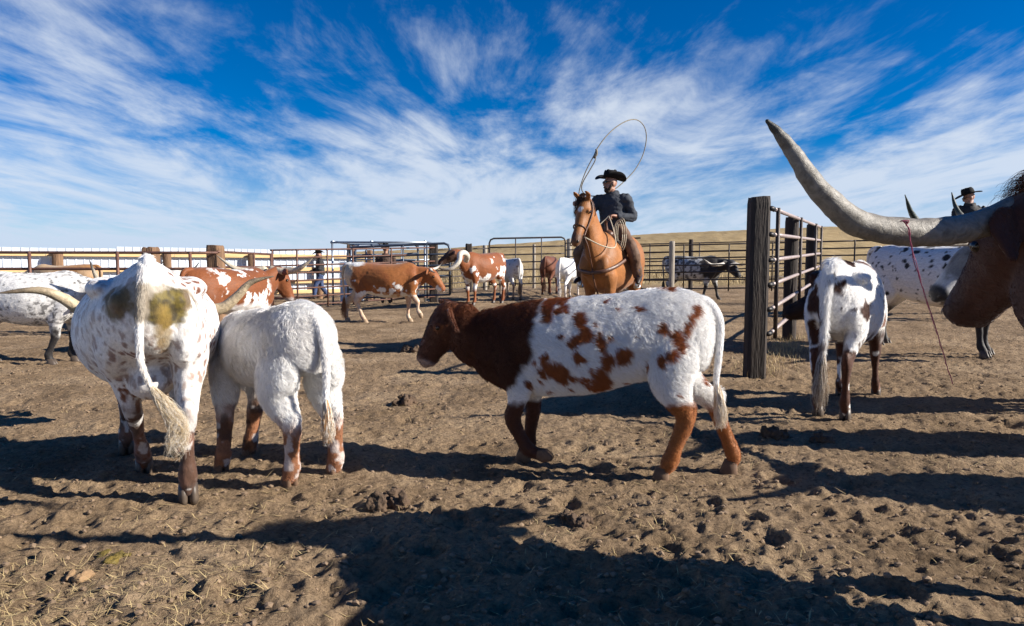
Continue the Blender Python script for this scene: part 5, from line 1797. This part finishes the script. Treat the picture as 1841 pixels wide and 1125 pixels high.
SKIN = mat('weathered_skin', (0.36, 0.185, 0.125), 0.55, vscale=30, var=0.1)
HAT = mat('black_felt_hat', (0.012, 0.011, 0.011), 0.85, vscale=12, var=0.2, spec=0.2)
JACKET = mat('charcoal_jacket', (0.055, 0.062, 0.076), 0.85, vscale=10, bump=0.5, bscale=22, color2=(0.034, 0.038, 0.047), spec=0.2)
CHAPS = mat('brown_chaps', (0.16, 0.095, 0.062), 0.7, vscale=9, bump=0.3, bscale=18, color2=(0.10, 0.058, 0.038), spec=0.25)
JEANS = mat('blue_jeans', (0.045, 0.075, 0.17), 0.85, vscale=14, bump=0.3, bscale=30, color2=(0.03, 0.048, 0.11))
BOOT = mat('dark_boot', (0.03, 0.02, 0.016), 0.45, vscale=14)
BEARD = mat('dark_beard', (0.035, 0.022, 0.015), 0.9, vscale=40)
BROWNJ = mat('brown_jacket', (0.075, 0.042, 0.03), 0.85, vscale=10, bump=0.35, bscale=22, color2=(0.05, 0.028, 0.02))
BLACKJ = mat('black_jacket', (0.018, 0.017, 0.019), 0.8, vscale=10, bump=0.35, bscale=22, color2=(0.012, 0.011, 0.012))
LENS = mat('sunglass_lens', (0.008, 0.008, 0.009), 0.1, spec=0.7)


def human(label, loc, heading, J, jacket, trousers, group=None, hat='cowboy', head_yaw=0.0, head_pitch=0.0, beard=False, shades=False, voxel=0.009, boot_under=None, lean=(0, 0)):
    root = thing('person', label, 'person', loc, heading, group)
    g = lambda k: Vector(J[k])
    body = MB()
    # hidden core so that the figure is one continuous body
    body.tube([g('pelvis') + Vector((0, 0, -0.06)), g('pelvis').lerp(g('chest'), 0.5), g('chest'), g('neck')], [0.09, 0.085, 0.09, 0.05], [0.12, 0.11, 0.13, 0.055], n=14, sub=4)
    for sd in ('l', 'r'):
        body.tube([g('chest'), g(sd + 'sh'), g(sd + 'el'), g(sd + 'wr')], [0.05, 0.045, 0.036, 0.027], n=10, sub=3)
        body.tube([g('pelvis'), g(sd + 'hip'), g(sd + 'kn'), g(sd + 'an')], [0.07, 0.065, 0.05, 0.037], n=10, sub=3)
        d = (g(sd + 'wr') - g(sd + 'el')).normalized()
        dn = Vector((0, 0, -1))
        lat = d.cross(dn).normalized() if d.cross(dn).length > 0.1 else Vector((0, 1, 0))
        dn = lat.cross(d) * -1 if lat.cross(d).z > 0 else lat.cross(d)
        w = g(sd + 'wr')
        body.tube([w, w + d * 0.05, w + d * 0.09], [0.022, 0.024, 0.02], [0.03, 0.04, 0.038], side=tuple(lat), n=10, sub=2)
        for i, (o, ln) in enumerate(((-0.032, 0.062), (-0.011, 0.072), (0.011, 0.068), (0.031, 0.052))):
            b = w + d * 0.085 + lat * o
            body.tube([b - d * 0.02, b + d * ln * 0.4, b + d * ln * 0.75 + dn * ln * 0.35, b + d * ln * 0.55 + dn * ln * 0.85, b + d * ln * 0.15 + dn * ln * 0.95], [0.0105, 0.010, 0.0095, 0.009, 0.008], n=8, sub=2)
        ts = -1 if sd == 'l' else 1
        b = w + d * 0.04 + lat * ts * 0.03
        body.tube([b, b + d * 0.03 + lat * ts * 0.025, b + d * 0.06 + lat * ts * 0.02 + dn * 0.025], [0.012, 0.011, 0.009], n=8, sub=2)
    hc = g('head')
    F = head_frame(hc, head_yaw, head_pitch)
    rot = Matrix((F((1, 0, 0)) - hc, F((0, 1, 0)) - hc, F((0, 0, 1)) - hc)).transposed()
    body.ball(hc + rot @ Vector((-0.008, 0, 0.025)), (0.098, 0.077, 0.098), 18, 12, rot)
    body.ball(F((0.028, 0, -0.055)), (0.066, 0.058, 0.072), 16, 10, rot)
    body.ball(F((0.062, 0, -0.095)), (0.028, 0.032, 0.026), 10, 8, rot)         # chin
    body.tube([F((0.088, 0, 0.022)), F((0.106, 0, -0.012)), F((0.108, 0, -0.03)), F((0.088, 0, -0.036))], [0.010, 0.014, 0.016, 0.01], [0.009, 0.013, 0.018, 0.012], side=tuple(F((0, 1, 0)) - hc), n=8, sub=2)
    body.ball(F((0.086, 0, -0.062)), (0.012, 0.026, 0.008), 8, 6, rot)           # lips
    body.ball(F((0.080, 0, 0.034)), (0.018, 0.055, 0.012), 10, 6, rot)           # brow
    for sd in (1, -1):
        body.ball(F((-0.005, sd * 0.078, -0.008)), (0.022, 0.010, 0.034), 10, 8, rot)
    body.tube([g('neck') + Vector((0, 0, -0.06)), g('neck'), F((-0.015, 0, -0.06))], [0.062, 0.056, 0.055], n=14, sub=3)
    me = fuse(body, 'body', voxel, 2)
    me.materials.append(SKIN)
    link(bpy.data.objects.new('body', me), root)
    for sd in (1, -1):
        MB().ball(F((0.083, sd * 0.031, 0.010)), (0.009, 0.011, 0.008), 10, 6, rot).build('eye', EYE, root)
    # jacket
    jk = MB()
    pel, ch, nk = g('pelvis'), g('chest'), g('neck')
    jk.tube([pel + Vector((0, 0, -0.05)), pel + Vector((0, 0, 0.05)), pel.lerp(ch, 0.5), ch, ch.lerp(nk, 0.5), nk + Vector((0.0, 0, -0.02))], [0.155, 0.160, 0.158, 0.160, 0.13, 0.08], [0.19, 0.195, 0.19, 0.210, 0.185, 0.085], n=20, sub=4)
    jk.tube([nk + Vector((-0.03, 0, -0.05)), nk + Vector((-0.045, 0, 0.02))], [0.105, 0.085], [0.12, 0.10], n=14)                                # collar
    for sd in ('l', 'r'):
        a, b, c = g(sd + 'sh'), g(sd + 'el'), g(sd + 'wr')
        jk.tube([ch.lerp(a, 0.45), a, a.lerp(b, 0.5), b, b.lerp(c, 0.5), c], [0.085, 0.085, 0.072, 0.066, 0.06, 0.050], n=14, sub=4, side=(0.2, 1, 0.2))
    me = fuse(jk, 'jacket', 0.013, 4)
    V = verts_of(me)
    nn = normals_of(me)
    V = V + nn * ((fbm(V * np.array((1, 1, 2.2)), 9, 3, 7) - 0.5) * 0.034)[:, None]
    set_verts(me, V)
    me.materials.append(jacket)
    link(bpy.data.objects.new('jacket', me), root)
    # trousers
    tr = MB()
    tr.tube([pel + Vector((0, 0, 0.06)), pel, pel + Vector((0, 0, -0.09))], [0.13, 0.145, 0.12], [0.165, 0.18, 0.15], n=18, sub=3)
    for sd in ('l', 'r'):
        a, b, c = g(sd + 'hip'), g(sd + 'kn'), g(sd + 'an')
        tr.tube([a, a.lerp(b, 0.35), b, b.lerp(c, 0.4), c + (b - c).normalized() * 0.02], [0.11, 0.098, 0.083, 0.080, 0.070], n=16, sub=4, side=(0.2, 1, 0.2))
    me = fuse(tr, 'trousers', 0.013, 4)
    V = verts_of(me)
    nn = normals_of(me)
    V = V + nn * ((fbm(V * np.array((1, 1, 0.8)), 10, 3, 9) - 0.5) * 0.03)[:, None]
    set_verts(me, V)
    me.materials.append(trousers)
    link(bpy.data.objects.new('trousers', me), root)
    for sd in ('l', 'r'):
        a, t = g(sd + 'an'), g(sd + 'toe')
        d = (t - a)
        d.z *= 0.2
        d.normalize()
        sole = t.z
        bt = MB()
        bt.tube([a + Vector((0, 0, 0.16)), a + Vector((0, 0, 0.03)), a + d * 0.01 + Vector((0, 0, -0.03))], [0.055, 0.052, 0.055], n=12, sub=3)
        h0 = a - d * 0.035
        bt.tube([Vector((h0.x, h0.y, a.z - 0.045)), Vector((a.x, a.y, a.z - 0.035)), (a.lerp(t, 0.55)) + Vector((0, 0, 0.012)), t], [0.042, 0.048, 0.036, 0.02], [0.036, 0.042, 0.046, 0.026], side=tuple(d.cross(Vector((0, 0, 1)))), n=12, sub=4, taper_ends=True)
        me = fuse(bt, 'boot', 0.010, 3)
        me.materials.append(BOOT)
        link(bpy.data.objects.new('boot', me), root)
        if boot_under is not None:
            bu = MB()
            k = g(sd + 'kn')
            u = (k - a).normalized()
            bu.tube([a + u * 0.02, a + u * 0.10, a + u * 0.17], [0.066, 0.069, 0.066], n=14, sub=2)
            bu.build('jeans_cuff', boot_under, root)
    # hat
    if hat:
        hb = MB()
        top = []
        nA = 28
        prof = [(0.090, 0.0), (0.094, 0.02), (0.090, 0.06), (0.083, 0.095), (0.070, 0.115), (0.04, 0.108), (0.008, 0.098)]
        rings = []
        for r, z in prof:
            ring = []
            for a in np.arange(nA) * 2 * math.pi / nA:
                x, y = 1.22 * r * math.cos(a), 1.06 * r * math.sin(a) * (0.94 if z > 0.05 else 1)
                crease = -0.030 * math.exp(-(y / 0.028) ** 2) * sstep(0.05, 0.11, z) - 0.018 * math.exp(-((abs(y) - 0.06) / 0.02) ** 2) * float(sstep(0.06, 0.1, z)) * (1 if x > 0 else 0)
                tilt = 0.012 * x / 0.1
                ring.append(F((x - 0.006, y, 0.072 + z * 1.12 + float(crease) + tilt)))
            rings.append(ring)
        hb.rings(rings)
        hb.build('hat_crown', HAT, root)
        bb = MB()
        upper, lower = [], []
        for j, rr in enumerate((0.92, 1.2, 1.5, 1.78, 1.98)):
            ru = []
            for a in np.arange(36) * 2 * math.pi / 36:
                x, y = 1.18 * 0.094 * rr * math.cos(a), 0.094 * rr * math.sin(a) * (1.0 + 0.0 * rr)
                curl = (0.075 if hat == 'cowboy' else 0.02) * ((rr - 0.92) / 1.06) ** 2.0 * math.sin(a) ** 2 - 0.030 * ((rr - 0.92) / 1.06) ** 1.5 * math.cos(a) ** 2
                ru.append(F((x * 1.08 - 0.004, y * 1.06, 0.077 + curl)))
            upper.append(ru)
        n_ = len(upper)
        off = (F((0, 0, 1)) - hc) * -0.005
        rings = upper + [[p + off for p in ring] for ring in upper[::-1]]
        bb.rings(rings, close=False)
        b0 = len(bb.v)
        bb.build('hat_brim', HAT, root)
    if shades:
        sg = MB()
        for sd in (1, -1):
            sg.ball(F((0.096, sd * 0.033, 0.012)), (0.010, 0.030, 0.020), 12, 8, rot)
            sg.tube([F((0.09, sd * 0.058, 0.018)), F((0.05, sd * 0.079, 0.018)), F((0.0, sd * 0.084, 0.014))], 0.005, n=6)
        sg.tube([F((0.102, 0.02, 0.02)), F((0.108, 0, 0.022)), F((0.102, -0.02, 0.02))], 0.004, n=6)
        sg.build('sunglasses', LENS, root)
    if beard:
        bd = MB()
        bd.ball(F((0.052, 0, -0.098)), (0.045, 0.050, 0.045), 14, 10, rot)
        for sd in (1, -1):
            bd.tube([F((0.02, sd * 0.067, -0.01)), F((0.03, sd * 0.063, -0.05)), F((0.05, sd * 0.048, -0.09))], [0.012, 0.018, 0.022], n=8, sub=3)
        bd.tube([F((0.092, 0.032, -0.066)), F((0.100, 0, -0.050)), F((0.092, -0.032, -0.066))], 0.009, n=8, sub=3)
        me = fuse(bd, 'beard', 0.008, 2)
        me.materials.append(BEARD)
        link(bpy.data.objects.new('beard', me), root)
    return root, F


HLOC, HHD = place(1.455, 10.05), math.atan2(-0.89, -0.455)
hs_ = 1.06
HP = (1.03, -0.03, 2.03)
horse1, HH = horse('chestnut saddle horse with white star facing the camera, ridden by the bearded cowboy', HLOC, HHD, col_horse((0.33, 0.125, 0.032), (0.16, 0.06, 0.025)), HP, -0.10, -1.02, hs_, None, (0.045, 0.022, 0.015))
saddle(HLOC, HHD, 'brown leather western saddle under the bearded cowboy', hs_)


def ring_on_head(H, s_, o, rv, rl, tilt=0.0, n=16):
    return [H((s_ + tilt * math.cos(a), rl * math.sin(a), o + rv * math.cos(a))) for a in np.linspace(0, 2 * math.pi, n + 1)]


br = MB()
k = hs_
br.tube(ring_on_head(HH, 0.37 * k, -0.085 * k, 0.095 * k, 0.078 * k), 0.010, n=6)
br.tube([HH((0.0, s_ * 0.088, 0.03)) if True else None for s_ in (0,)] + [HH((0.0, 0.0, 0.03))], 0.001, n=4) if False else None
for sd in (1, -1):
    br.tube([HH((-0.02, 0, 0.035)), HH((-0.01, sd * 0.075 * k, -0.02)), HH((0.10, sd * 0.112 * k, -0.08)), HH((0.26, sd * 0.10 * k, -0.11)), HH((0.37, sd * 0.083 * k, -0.12)), HH((0.50, sd * 0.073 * k, -0.125))], 0.010, n=6, sub=3)
    br.tube([HH((-0.01, sd * 0.09 * k, -0.06)), HH((0.10, sd * 0.10 * k, -0.20)), HH((0.14, 0, -0.27))], 0.007, n=6, sub=3)
br.build('bridle', LEATHER, horse1)
HC = Vector((0.30, 0.06, 1.86))
rn = MB()
rn.tube([HH((0.50, 0.075, -0.13)), Vector((0.98, 0.22, 1.42)), Vector((0.72, 0.30, 1.42)), Vector((0.45, 0.18, 1.66)), HC], 0.009, n=6, sub=5)
rn.tube([HH((0.50, -0.075, -0.13)), Vector((0.98, -0.25, 1.44)), Vector((0.72, -0.27, 1.48)), Vector((0.45, -0.10, 1.68)), HC], 0.009, n=6, sub=5)
rn.build('reins', ROPE_PALE, horse1)
bcl = MB()
for sd in (1, -1):
    bcl.tube([Vector((0.24, sd * 0.335, 1.28)), Vector((0.46, sd * 0.305, 1.20)), Vector((0.64, sd * 0.262, 1.14)), Vector((0.785, sd * 0.17, 1.09)), Vector((0.83, 0, 1.06))], [0.024, 0.027, 0.027, 0.027, 0.027], [0.012] * 5, side=(0.6, sd * 0.6, 0), n=8, sub=4)
bcl.build('breast_collar', LEATHER, horse1)
MB().tube([Vector((0.80, 0, 1.12)), Vector((0.80, 0.02, 1.0)), Vector((0.70, 0.02, 0.86)), Vector((0.55, 0, 0.76))], 0.011, n=6, sub=4).build('tie_down', LEATHER, horse1)
MB().tube([HH((0.40, 0, -0.19)), Vector((1.02, 0.02, 1.42)), Vector((0.90, 0.02, 1.22)), Vector((0.81, 0.01, 1.12))], 0.009, n=6, sub=4).build('tie_strap', LEATHER, horse1)

J1 = dict(pelvis=(-0.03, 0, 1.72), chest=(-0.02, 0, 2.05), neck=(0.01, 0, 2.225), head=(0.045, -0.01, 2.35), lsh=(-0.02, 0.205, 2.13), rsh=(0.0, -0.205, 2.13), lel=(-0.08, 0.30, 1.86), lwr=(0.17, 0.13, 1.87), rel=(0.14, -0.33, 1.90), rwr=(0.36, -0.36, 2.02),
          lhip=(0.0, 0.12, 1.70), rhip=(0.0, -0.12, 1.70), lkn=(0.24, 0.40, 1.36), rkn=(0.26, -0.40, 1.36), lan=(0.07, 0.43, 0.99), ran=(0.09, -0.43, 0.99), ltoe=(0.24, 0.47, 0.915), rtoe=(0.26, -0.47, 0.915))
rider, RF = human('bearded man in black cowboy hat, charcoal jacket and chaps swinging a rope on horseback', HLOC, HHD, J1, JACKET, CHAPS, None, 'cowboy', -0.68, 0.02, True, True, 0.008, JEANS)

# second rider behind the bull on the right
H2, HD2 = place(8.75, 13.2), R(80)
horse2, _h = horse('dark bay horse standing behind the brown bull, carrying the second rider', H2, HD2, col_horse((0.10, 0.045, 0.02), (0.03, 0.02, 0.015)), (0.98, 0, 1.72), 0.0, -1.0, 1.0, None, (0.02, 0.012, 0.01), 50, 0.02, HOOF_PALE)
saddle(H2, HD2, 'dark western saddle under the second rider', 1.0)
J2 = {k_: tuple(Vector(v_) + Vector((0, 0, -0.10))) for k_, v_ in J1.items()}
J2['rwr'] = (0.26, -0.12, 1.74)
J2['rel'] = (-0.06, -0.28, 1.78)
human('clean-shaven man in wide black hat and black jacket beyond the huge horn', H2, HD2, J2, BLACKJ, JEANS, None, 'flat', 1.55, -0.30, False, True, 0.01)


def standing(step=0.22, arm=0.0):
    return dict(pelvis=(0, 0, 0.95), chest=(0.02, 0, 1.30), neck=(0.03, 0, 1.50), head=(0.06, 0, 1.64), lsh=(0.02, 0.20, 1.40), rsh=(0.02, -0.20, 1.40), lel=(-0.04 + arm, 0.27, 1.13), lwr=(0.12 + arm, 0.22, 0.94 + arm), rel=(0.0 + arm, -0.27, 1.13), rwr=(0.20 + arm, -0.20, 1.0 + arm),
                lhip=(0, 0.10, 0.92), rhip=(0, -0.10, 0.92), lkn=(step * 0.6 + 0.04, 0.11, 0.50), rkn=(-step * 0.3 + 0.05, -0.11, 0.50), lan=(step, 0.11, 0.10), ran=(-step, -0.11, 0.11), ltoe=(step + 0.19, 0.12, 0.03), rtoe=(-step + 0.18, -0.12, 0.03))


x, y = gp(577, 25.2)
human('person in dark jacket, jeans and dark hat walking left along the windbreak', place(x, y), R(196), standing(0.25, 0.08), BLACKJ, JEANS, 'people on foot behind the rails', 'cowboy', 0.1, -0.15, False, False, 0.012)
x, y = gp(694, 20.62)
human('person in brown coat and black hat standing with back turned inside the chute', place(x, y), R(95), standing(0.06, 0.05), BROWNJ, JEANS, 'people on foot behind the rails', 'cowboy', 0.2, -0.1, False, False, 0.012)

# lasso: honda at the top of a doubled rope, wide loop behind the hat
rp = MB()
hand = Matrix.Translation(HLOC) @ Matrix.Rotation(HHD, 4, 'Z') @ Vector((0.43, -0.38, 2.03))
loop = [hand, at(1040, 352, 9.75), at(1044, 333, 9.75), at(1054, 306, 9.75), at(1068, 279, 9.75), at(1073, 268, 9.75), at(1088, 247, 9.8), at(1108, 228, 9.95), at(1130, 216, 10.1), at(1147, 216, 10.3), at(1159, 229, 10.5), at(1162, 250, 10.6), at(1156, 278, 10.6), at(1143, 303, 10.5),
        at(1127, 321, 10.4), at(1108, 338, 10.3), at(1085, 350, 10.2), at(1062, 352, 10.0), at(1048, 345, 9.85), at(1047, 330, 9.80), at(1062, 303, 9.78), at(1070, 288, 9.76), at(1071, 276, 9.75)]
rp.tube(loop, 0.0075, n=6, sub=4)
lasso = rp.build('lasso', ROPE, None)
tag(lasso, 'tan lasso rope swung in a wide loop above the bearded cowboy', 'rope')
MB().tube([at(1067, 284, 9.74), at(1073, 277, 9.73), at(1072, 268, 9.74)], 0.016, n=8, sub=2).build('honda', ROPE, lasso)
coil = MB()
M1 = Matrix.Translation(HLOC) @ Matrix.Rotation(HHD, 4, 'Z')
for i in range(3):
    pts = [M1 @ Vector((0.30 + 0.012 * i + 0.02 * math.cos(a), 0.20 + 0.03 * i + 0.07 * math.cos(a), 1.60 + (0.20 + 0.015 * i) * math.sin(a))) for a in np.linspace(0, 2 * math.pi, 17)]
    coil.tube(pts, 0.0065, n=6)
o = coil.build('rope_coil', ROPE_PALE, None)
tag(o, 'coiled pale rope hanging at the saddle horn by the bearded cowboy\'s hand', 'rope')

# pink baling twine caught on the huge horn
tw = MB()
rng = random.Random(3)
pts = [at(1622, 396, 2.43), at(1631, 404, 2.44), at(1634, 416, 2.44), at(1640, 445, 2.45), at(1650, 490, 2.46), at(1661, 528, 2.47), at(1676, 575, 2.48), at(1690, 620, 2.49), at(1703, 660, 2.50), at(1714, 690, 2.50)]
for q in range(3):
    pp = [p + Vector((rng.uniform(-1, 1), rng.uniform(-1, 1), 0)) * 0.003 for p in pts]
    pp = [tuple(v) for v in catmull(np.array([tuple(p) for p in pp]), 5)]
    rr = [(0.0012 if q else 0.0017) * (1 if i < len(pp) * (0.98 if q == 0 else 0.5) else 0.5) for i in range(len(pp))]
    pp = [(p[0] + rng.uniform(-1, 1) * 0.0022, p[1], p[2]) for p in pp]
    tw.tube(pp[:int(len(pp) * (1.0 if q == 0 else 0.55 + 0.2 * q))], rr[:int(len(pp) * (1.0 if q == 0 else 0.55 + 0.2 * q))], n=5)
for q in range(3):
    tw.tube([at(1631, 402, 2.44), at(1626 + 4 * q, 396, 2.43), at(1618 + 3 * q, 398 - q, 2.44)], 0.002, n=5, sub=2)
o = tw.build('baling_twine', mat('pink_twine', (0.45, 0.08, 0.15), 0.6, vscale=80), None)
tag(o, 'frayed pink baling twine dangling from the huge horn', 'twine')

# ------------------------------------------------------------------ small things on the ground
DUNG = mat('dry_manure', (0.12, 0.075, 0.045), 0.95, vscale=14, bump=1.0, bscale=30, color2=(0.05, 0.032, 0.02))
GREEN_DUNG = mat('fresh_dung', (0.17, 0.12, 0.02), 0.7, vscale=14, bump=0.8, bscale=40, color2=(0.08, 0.06, 0.012))


def clump(u, v, w, h, label, material, seed, name='manure_clump', cat='manure', group='manure clumps on the pen floor', flat=1.0):
    Y = 1.2 * FPX / (v - 480)
    x = (u - IMW / 2) / FPX * Y
    rng = random.Random(seed)
    mb = MB()
    for i in range(9):
        a = rng.random() * 6.28
        r = w * 0.5 * rng.random() ** 0.7
        s_ = rng.uniform(0.35, 0.6) * w * 0.5
        mb.ball((r * math.cos(a), r * math.sin(a), h * 0.3 * rng.random()), (s_, s_ * rng.uniform(0.7, 1.1), h * rng.uniform(0.45, 0.9) * flat), 10, 7)
    me = fuse(mb, name, max(0.006, w / 24), 2)
    V = verts_of(me)
    V = V + normals_of(me) * ((fbm(V, 6 / w, 4, seed) - 0.5) * h * 0.9)[:, None]
    set_verts(me, V)
    me.materials.append(material)
    o = link(bpy.data.objects.new(name, me))
    o.location = (x, Y, surf(x, Y) - h * 0.1)
    return tag(o, label, cat, group)


clump(722, 728, 0.20, 0.085, 'dark manure clump between the white calf and brown-headed calf', DUNG, 1)
clump(737, 632, 0.26, 0.10, 'dark manure clump in the shadow behind the brown calf\'s head', DUNG, 2)
clump(1398, 786, 0.17, 0.08, 'dark clod left of the pair near the thin yearling\'s shadow', DUNG, 3)
clump(1480, 792, 0.15, 0.075, 'dark clod right of the pair below the thin yearling\'s hooves', DUNG, 4)
clump(692, 914, 0.16, 0.08, 'brown clod in the foreground below the white calf', DUNG, 5)
clump(1040, 950, 0.13, 0.06, 'crumbled dark clod in the foreground below the brown calf', DUNG, 6)
clump(185, 1010, 0.15, 0.035, 'greenish fresh cow pat in the lower left foreground', GREEN_DUNG, 7, 'cow_pat', 'dung', None, 0.5)
clump(115, 1046, 0.09, 0.035, 'small tan clod beside the greenish cow pat', mat('tan_clod', (0.30, 0.19, 0.10), 0.95, vscale=14, bump=1.0, bscale=30), 8, 'dirt_clod', 'clod', None)


def blades(name, label, n, area, length, width, mat_, flat, seed, cat, maskfn=None, zl=0.0):
    rng = np.random.default_rng(seed)
    V, F = [], []
    cnt = 0
    while cnt < n:
        x, y = area(rng)
        if maskfn is not None and rng.random() > maskfn(x, y):
            continue
        L = length * (0.4 + 0.9 * rng.random())
        a = rng.random() * 6.283
        el = rng.normal(0, 0.22) if flat else rng.uniform(0.7, 1.5)
        el = abs(el)
        d = np.array((math.cos(a) * math.cos(el), math.sin(a) * math.cos(el), math.sin(el)))
        sd = np.array((-math.sin(a), math.cos(a), 0)) * width * (0.6 + 0.8 * rng.random())
        bend = np.array((rng.normal(0, 0.12), rng.normal(0, 0.12), rng.normal(0, 0.05) if flat else -0.15)) * L
        z = surf(x, y) + (0.006 if flat else -0.01) + zl
        p0 = np.array((x, y, z))
        p1 = p0 + d * L * 0.5 + bend * 0.2
        p2 = p0 + d * L + bend
        if flat:
            p0 = p0 + np.array((0, 0, max(0, 0)))
            p2[2] = max(p2[2], surf(p2[0], p2[1]) + 0.003) if L > 0.02 else p2[2]
        b = len(V)
        up = np.array((0, 0, width * 0.5))
        V.extend([p0 - sd, p0 + sd, p1 + sd + up, p1 - sd + up, p2])
        F.extend([(b, b + 1, b + 2, b + 3), (b + 3, b + 2, b + 4)])
        cnt += 1
    me = bpy.data.meshes.new(name)
    me.from_pydata([tuple(map(float, v)) for v in V], [], F)
    me.materials.append(mat_)
    o = link(bpy.data.objects.new(name, me))
    tag(o, label, cat, None, 'stuff')
    return o


STRAW = mat('dry_straw', (0.62, 0.48, 0.24), 0.7, vscale=9, color2=(0.36, 0.25, 0.11))


def area_pen(rng):
    y = 1.7 * math.exp(rng.random() * math.log(13 / 1.7))
    return (rng.random() * 2 - 1) * (0.5 + 0.82 * y), y


def straw_mask(x, y):
    v = 0.5 + 0.25 * (math.sin(2.1 * x + 1.3 * y) * math.sin(1.7 * y - 0.9 * x + 1.0) + 0.5 * math.sin(5.3 * x) * math.sin(4.7 * y))
    m = 0.18 + 0.8 * float(sstep(0.45, 0.65, v))
    if x < -1.1 and y < 2.8:
        m = 1.0
    return m


def crumbs(n, seed):
    """loose crumbs of dry soil, far too many to count"""
    rng = np.random.default_rng(seed)
    ico = [(0, 0, 1), (0.89, 0, 0.45), (0.28, 0.85, 0.45), (-0.72, 0.53, 0.45), (-0.72, -0.53, 0.45), (0.28, -0.85, 0.45), (0.72, 0.53, -0.45), (-0.28, 0.85, -0.45), (-0.89, 0, -0.45), (-0.28, -0.85, -0.45), (0.72, -0.53, -0.45)]
    ico = np.array(ico)
    fc = [(0, 1, 2), (0, 2, 3), (0, 3, 4), (0, 4, 5), (0, 5, 1), (1, 6, 2), (2, 6, 7), (2, 7, 3), (3, 7, 8), (3, 8, 4), (4, 8, 9), (4, 9, 5), (5, 9, 10), (5, 10, 1), (1, 10, 6)]
    fc = np.array(fc)
    V, F = [], []
    for i in range(n):
        y = 1.7 * math.exp(rng.random() * math.log(8.5 / 1.7))
        x = (rng.random() * 2 - 1) * (0.6 + 0.84 * y)
        r = 0.003 + 0.012 * rng.random() ** 3
        V.append(ico * (r * (0.7 + 0.6 * rng.random((11, 1)))) * np.array((1.2, 1.0, 0.8)) + np.array((x, y, surf(x, y) + r * 0.3)))
        F.append(fc + 11 * i)
    V = np.concatenate(V)
    F = np.concatenate(F)
    me = bpy.data.meshes.new('soil_crumbs')
    me.from_pydata(V.tolist(), [], F.tolist())
    me.materials.append(mat('soil_crumb', (0.27, 0.19, 0.122), 0.95, vscale=5, color2=(0.13, 0.087, 0.054)))
    return tag(link(bpy.data.objects.new('soil_crumbs', me)), 'loose crumbs of dry soil strewn over the pen floor', 'soil', None, 'stuff')


crumbs(9000, 77)
blades('straw', 'scattered bits of dry straw lying on the pen floor', 5600, area_pen, 0.062, 0.0012, STRAW, True, 4, 'straw', straw_mask)
blades('straw_litter', 'matted pale straw in the lower left corner of the pen', 2600, lambda r: (-2.6 + 1.7 * r.random() ** 1.3, 1.75 + 0.95 * r.random()), 0.055, 0.0011, STRAW, True, 6, 'straw')


def area_post(rng):
    t = rng.random() ** 0.8
    return 2.6 + 1.7 * t + rng.normal(0, 0.16), 7.25 + 3.1 * t + rng.normal(0, 0.22)


blades('dry_grass_strip', 'dry yellow grass growing along the foot of the near gate', 1300, area_post, 0.12, 0.0018, STRAW, False, 7, 'grass')


def area_field(rng):
    y = 19 + 55 * rng.random() ** 1.6
    return -8 + (10 + y * 0.95) * rng.random() * 1.15, y


def field_mask(x, y):
    fy = float(np.interp(x, [p[0] for p in FENCE_LINE], [p[1] for p in FENCE_LINE]))
    return float(sstep(-0.5, 3.0, y - fy))


blades('field_grass', 'tall dry golden grass on the slope beyond the pen', 16000, area_field, 0.34, 0.010, mat('golden_grass', (0.46, 0.345, 0.175), 0.8, vscale=0.6, color2=(0.30, 0.215, 0.10)), False, 8, 'grass', field_mask)
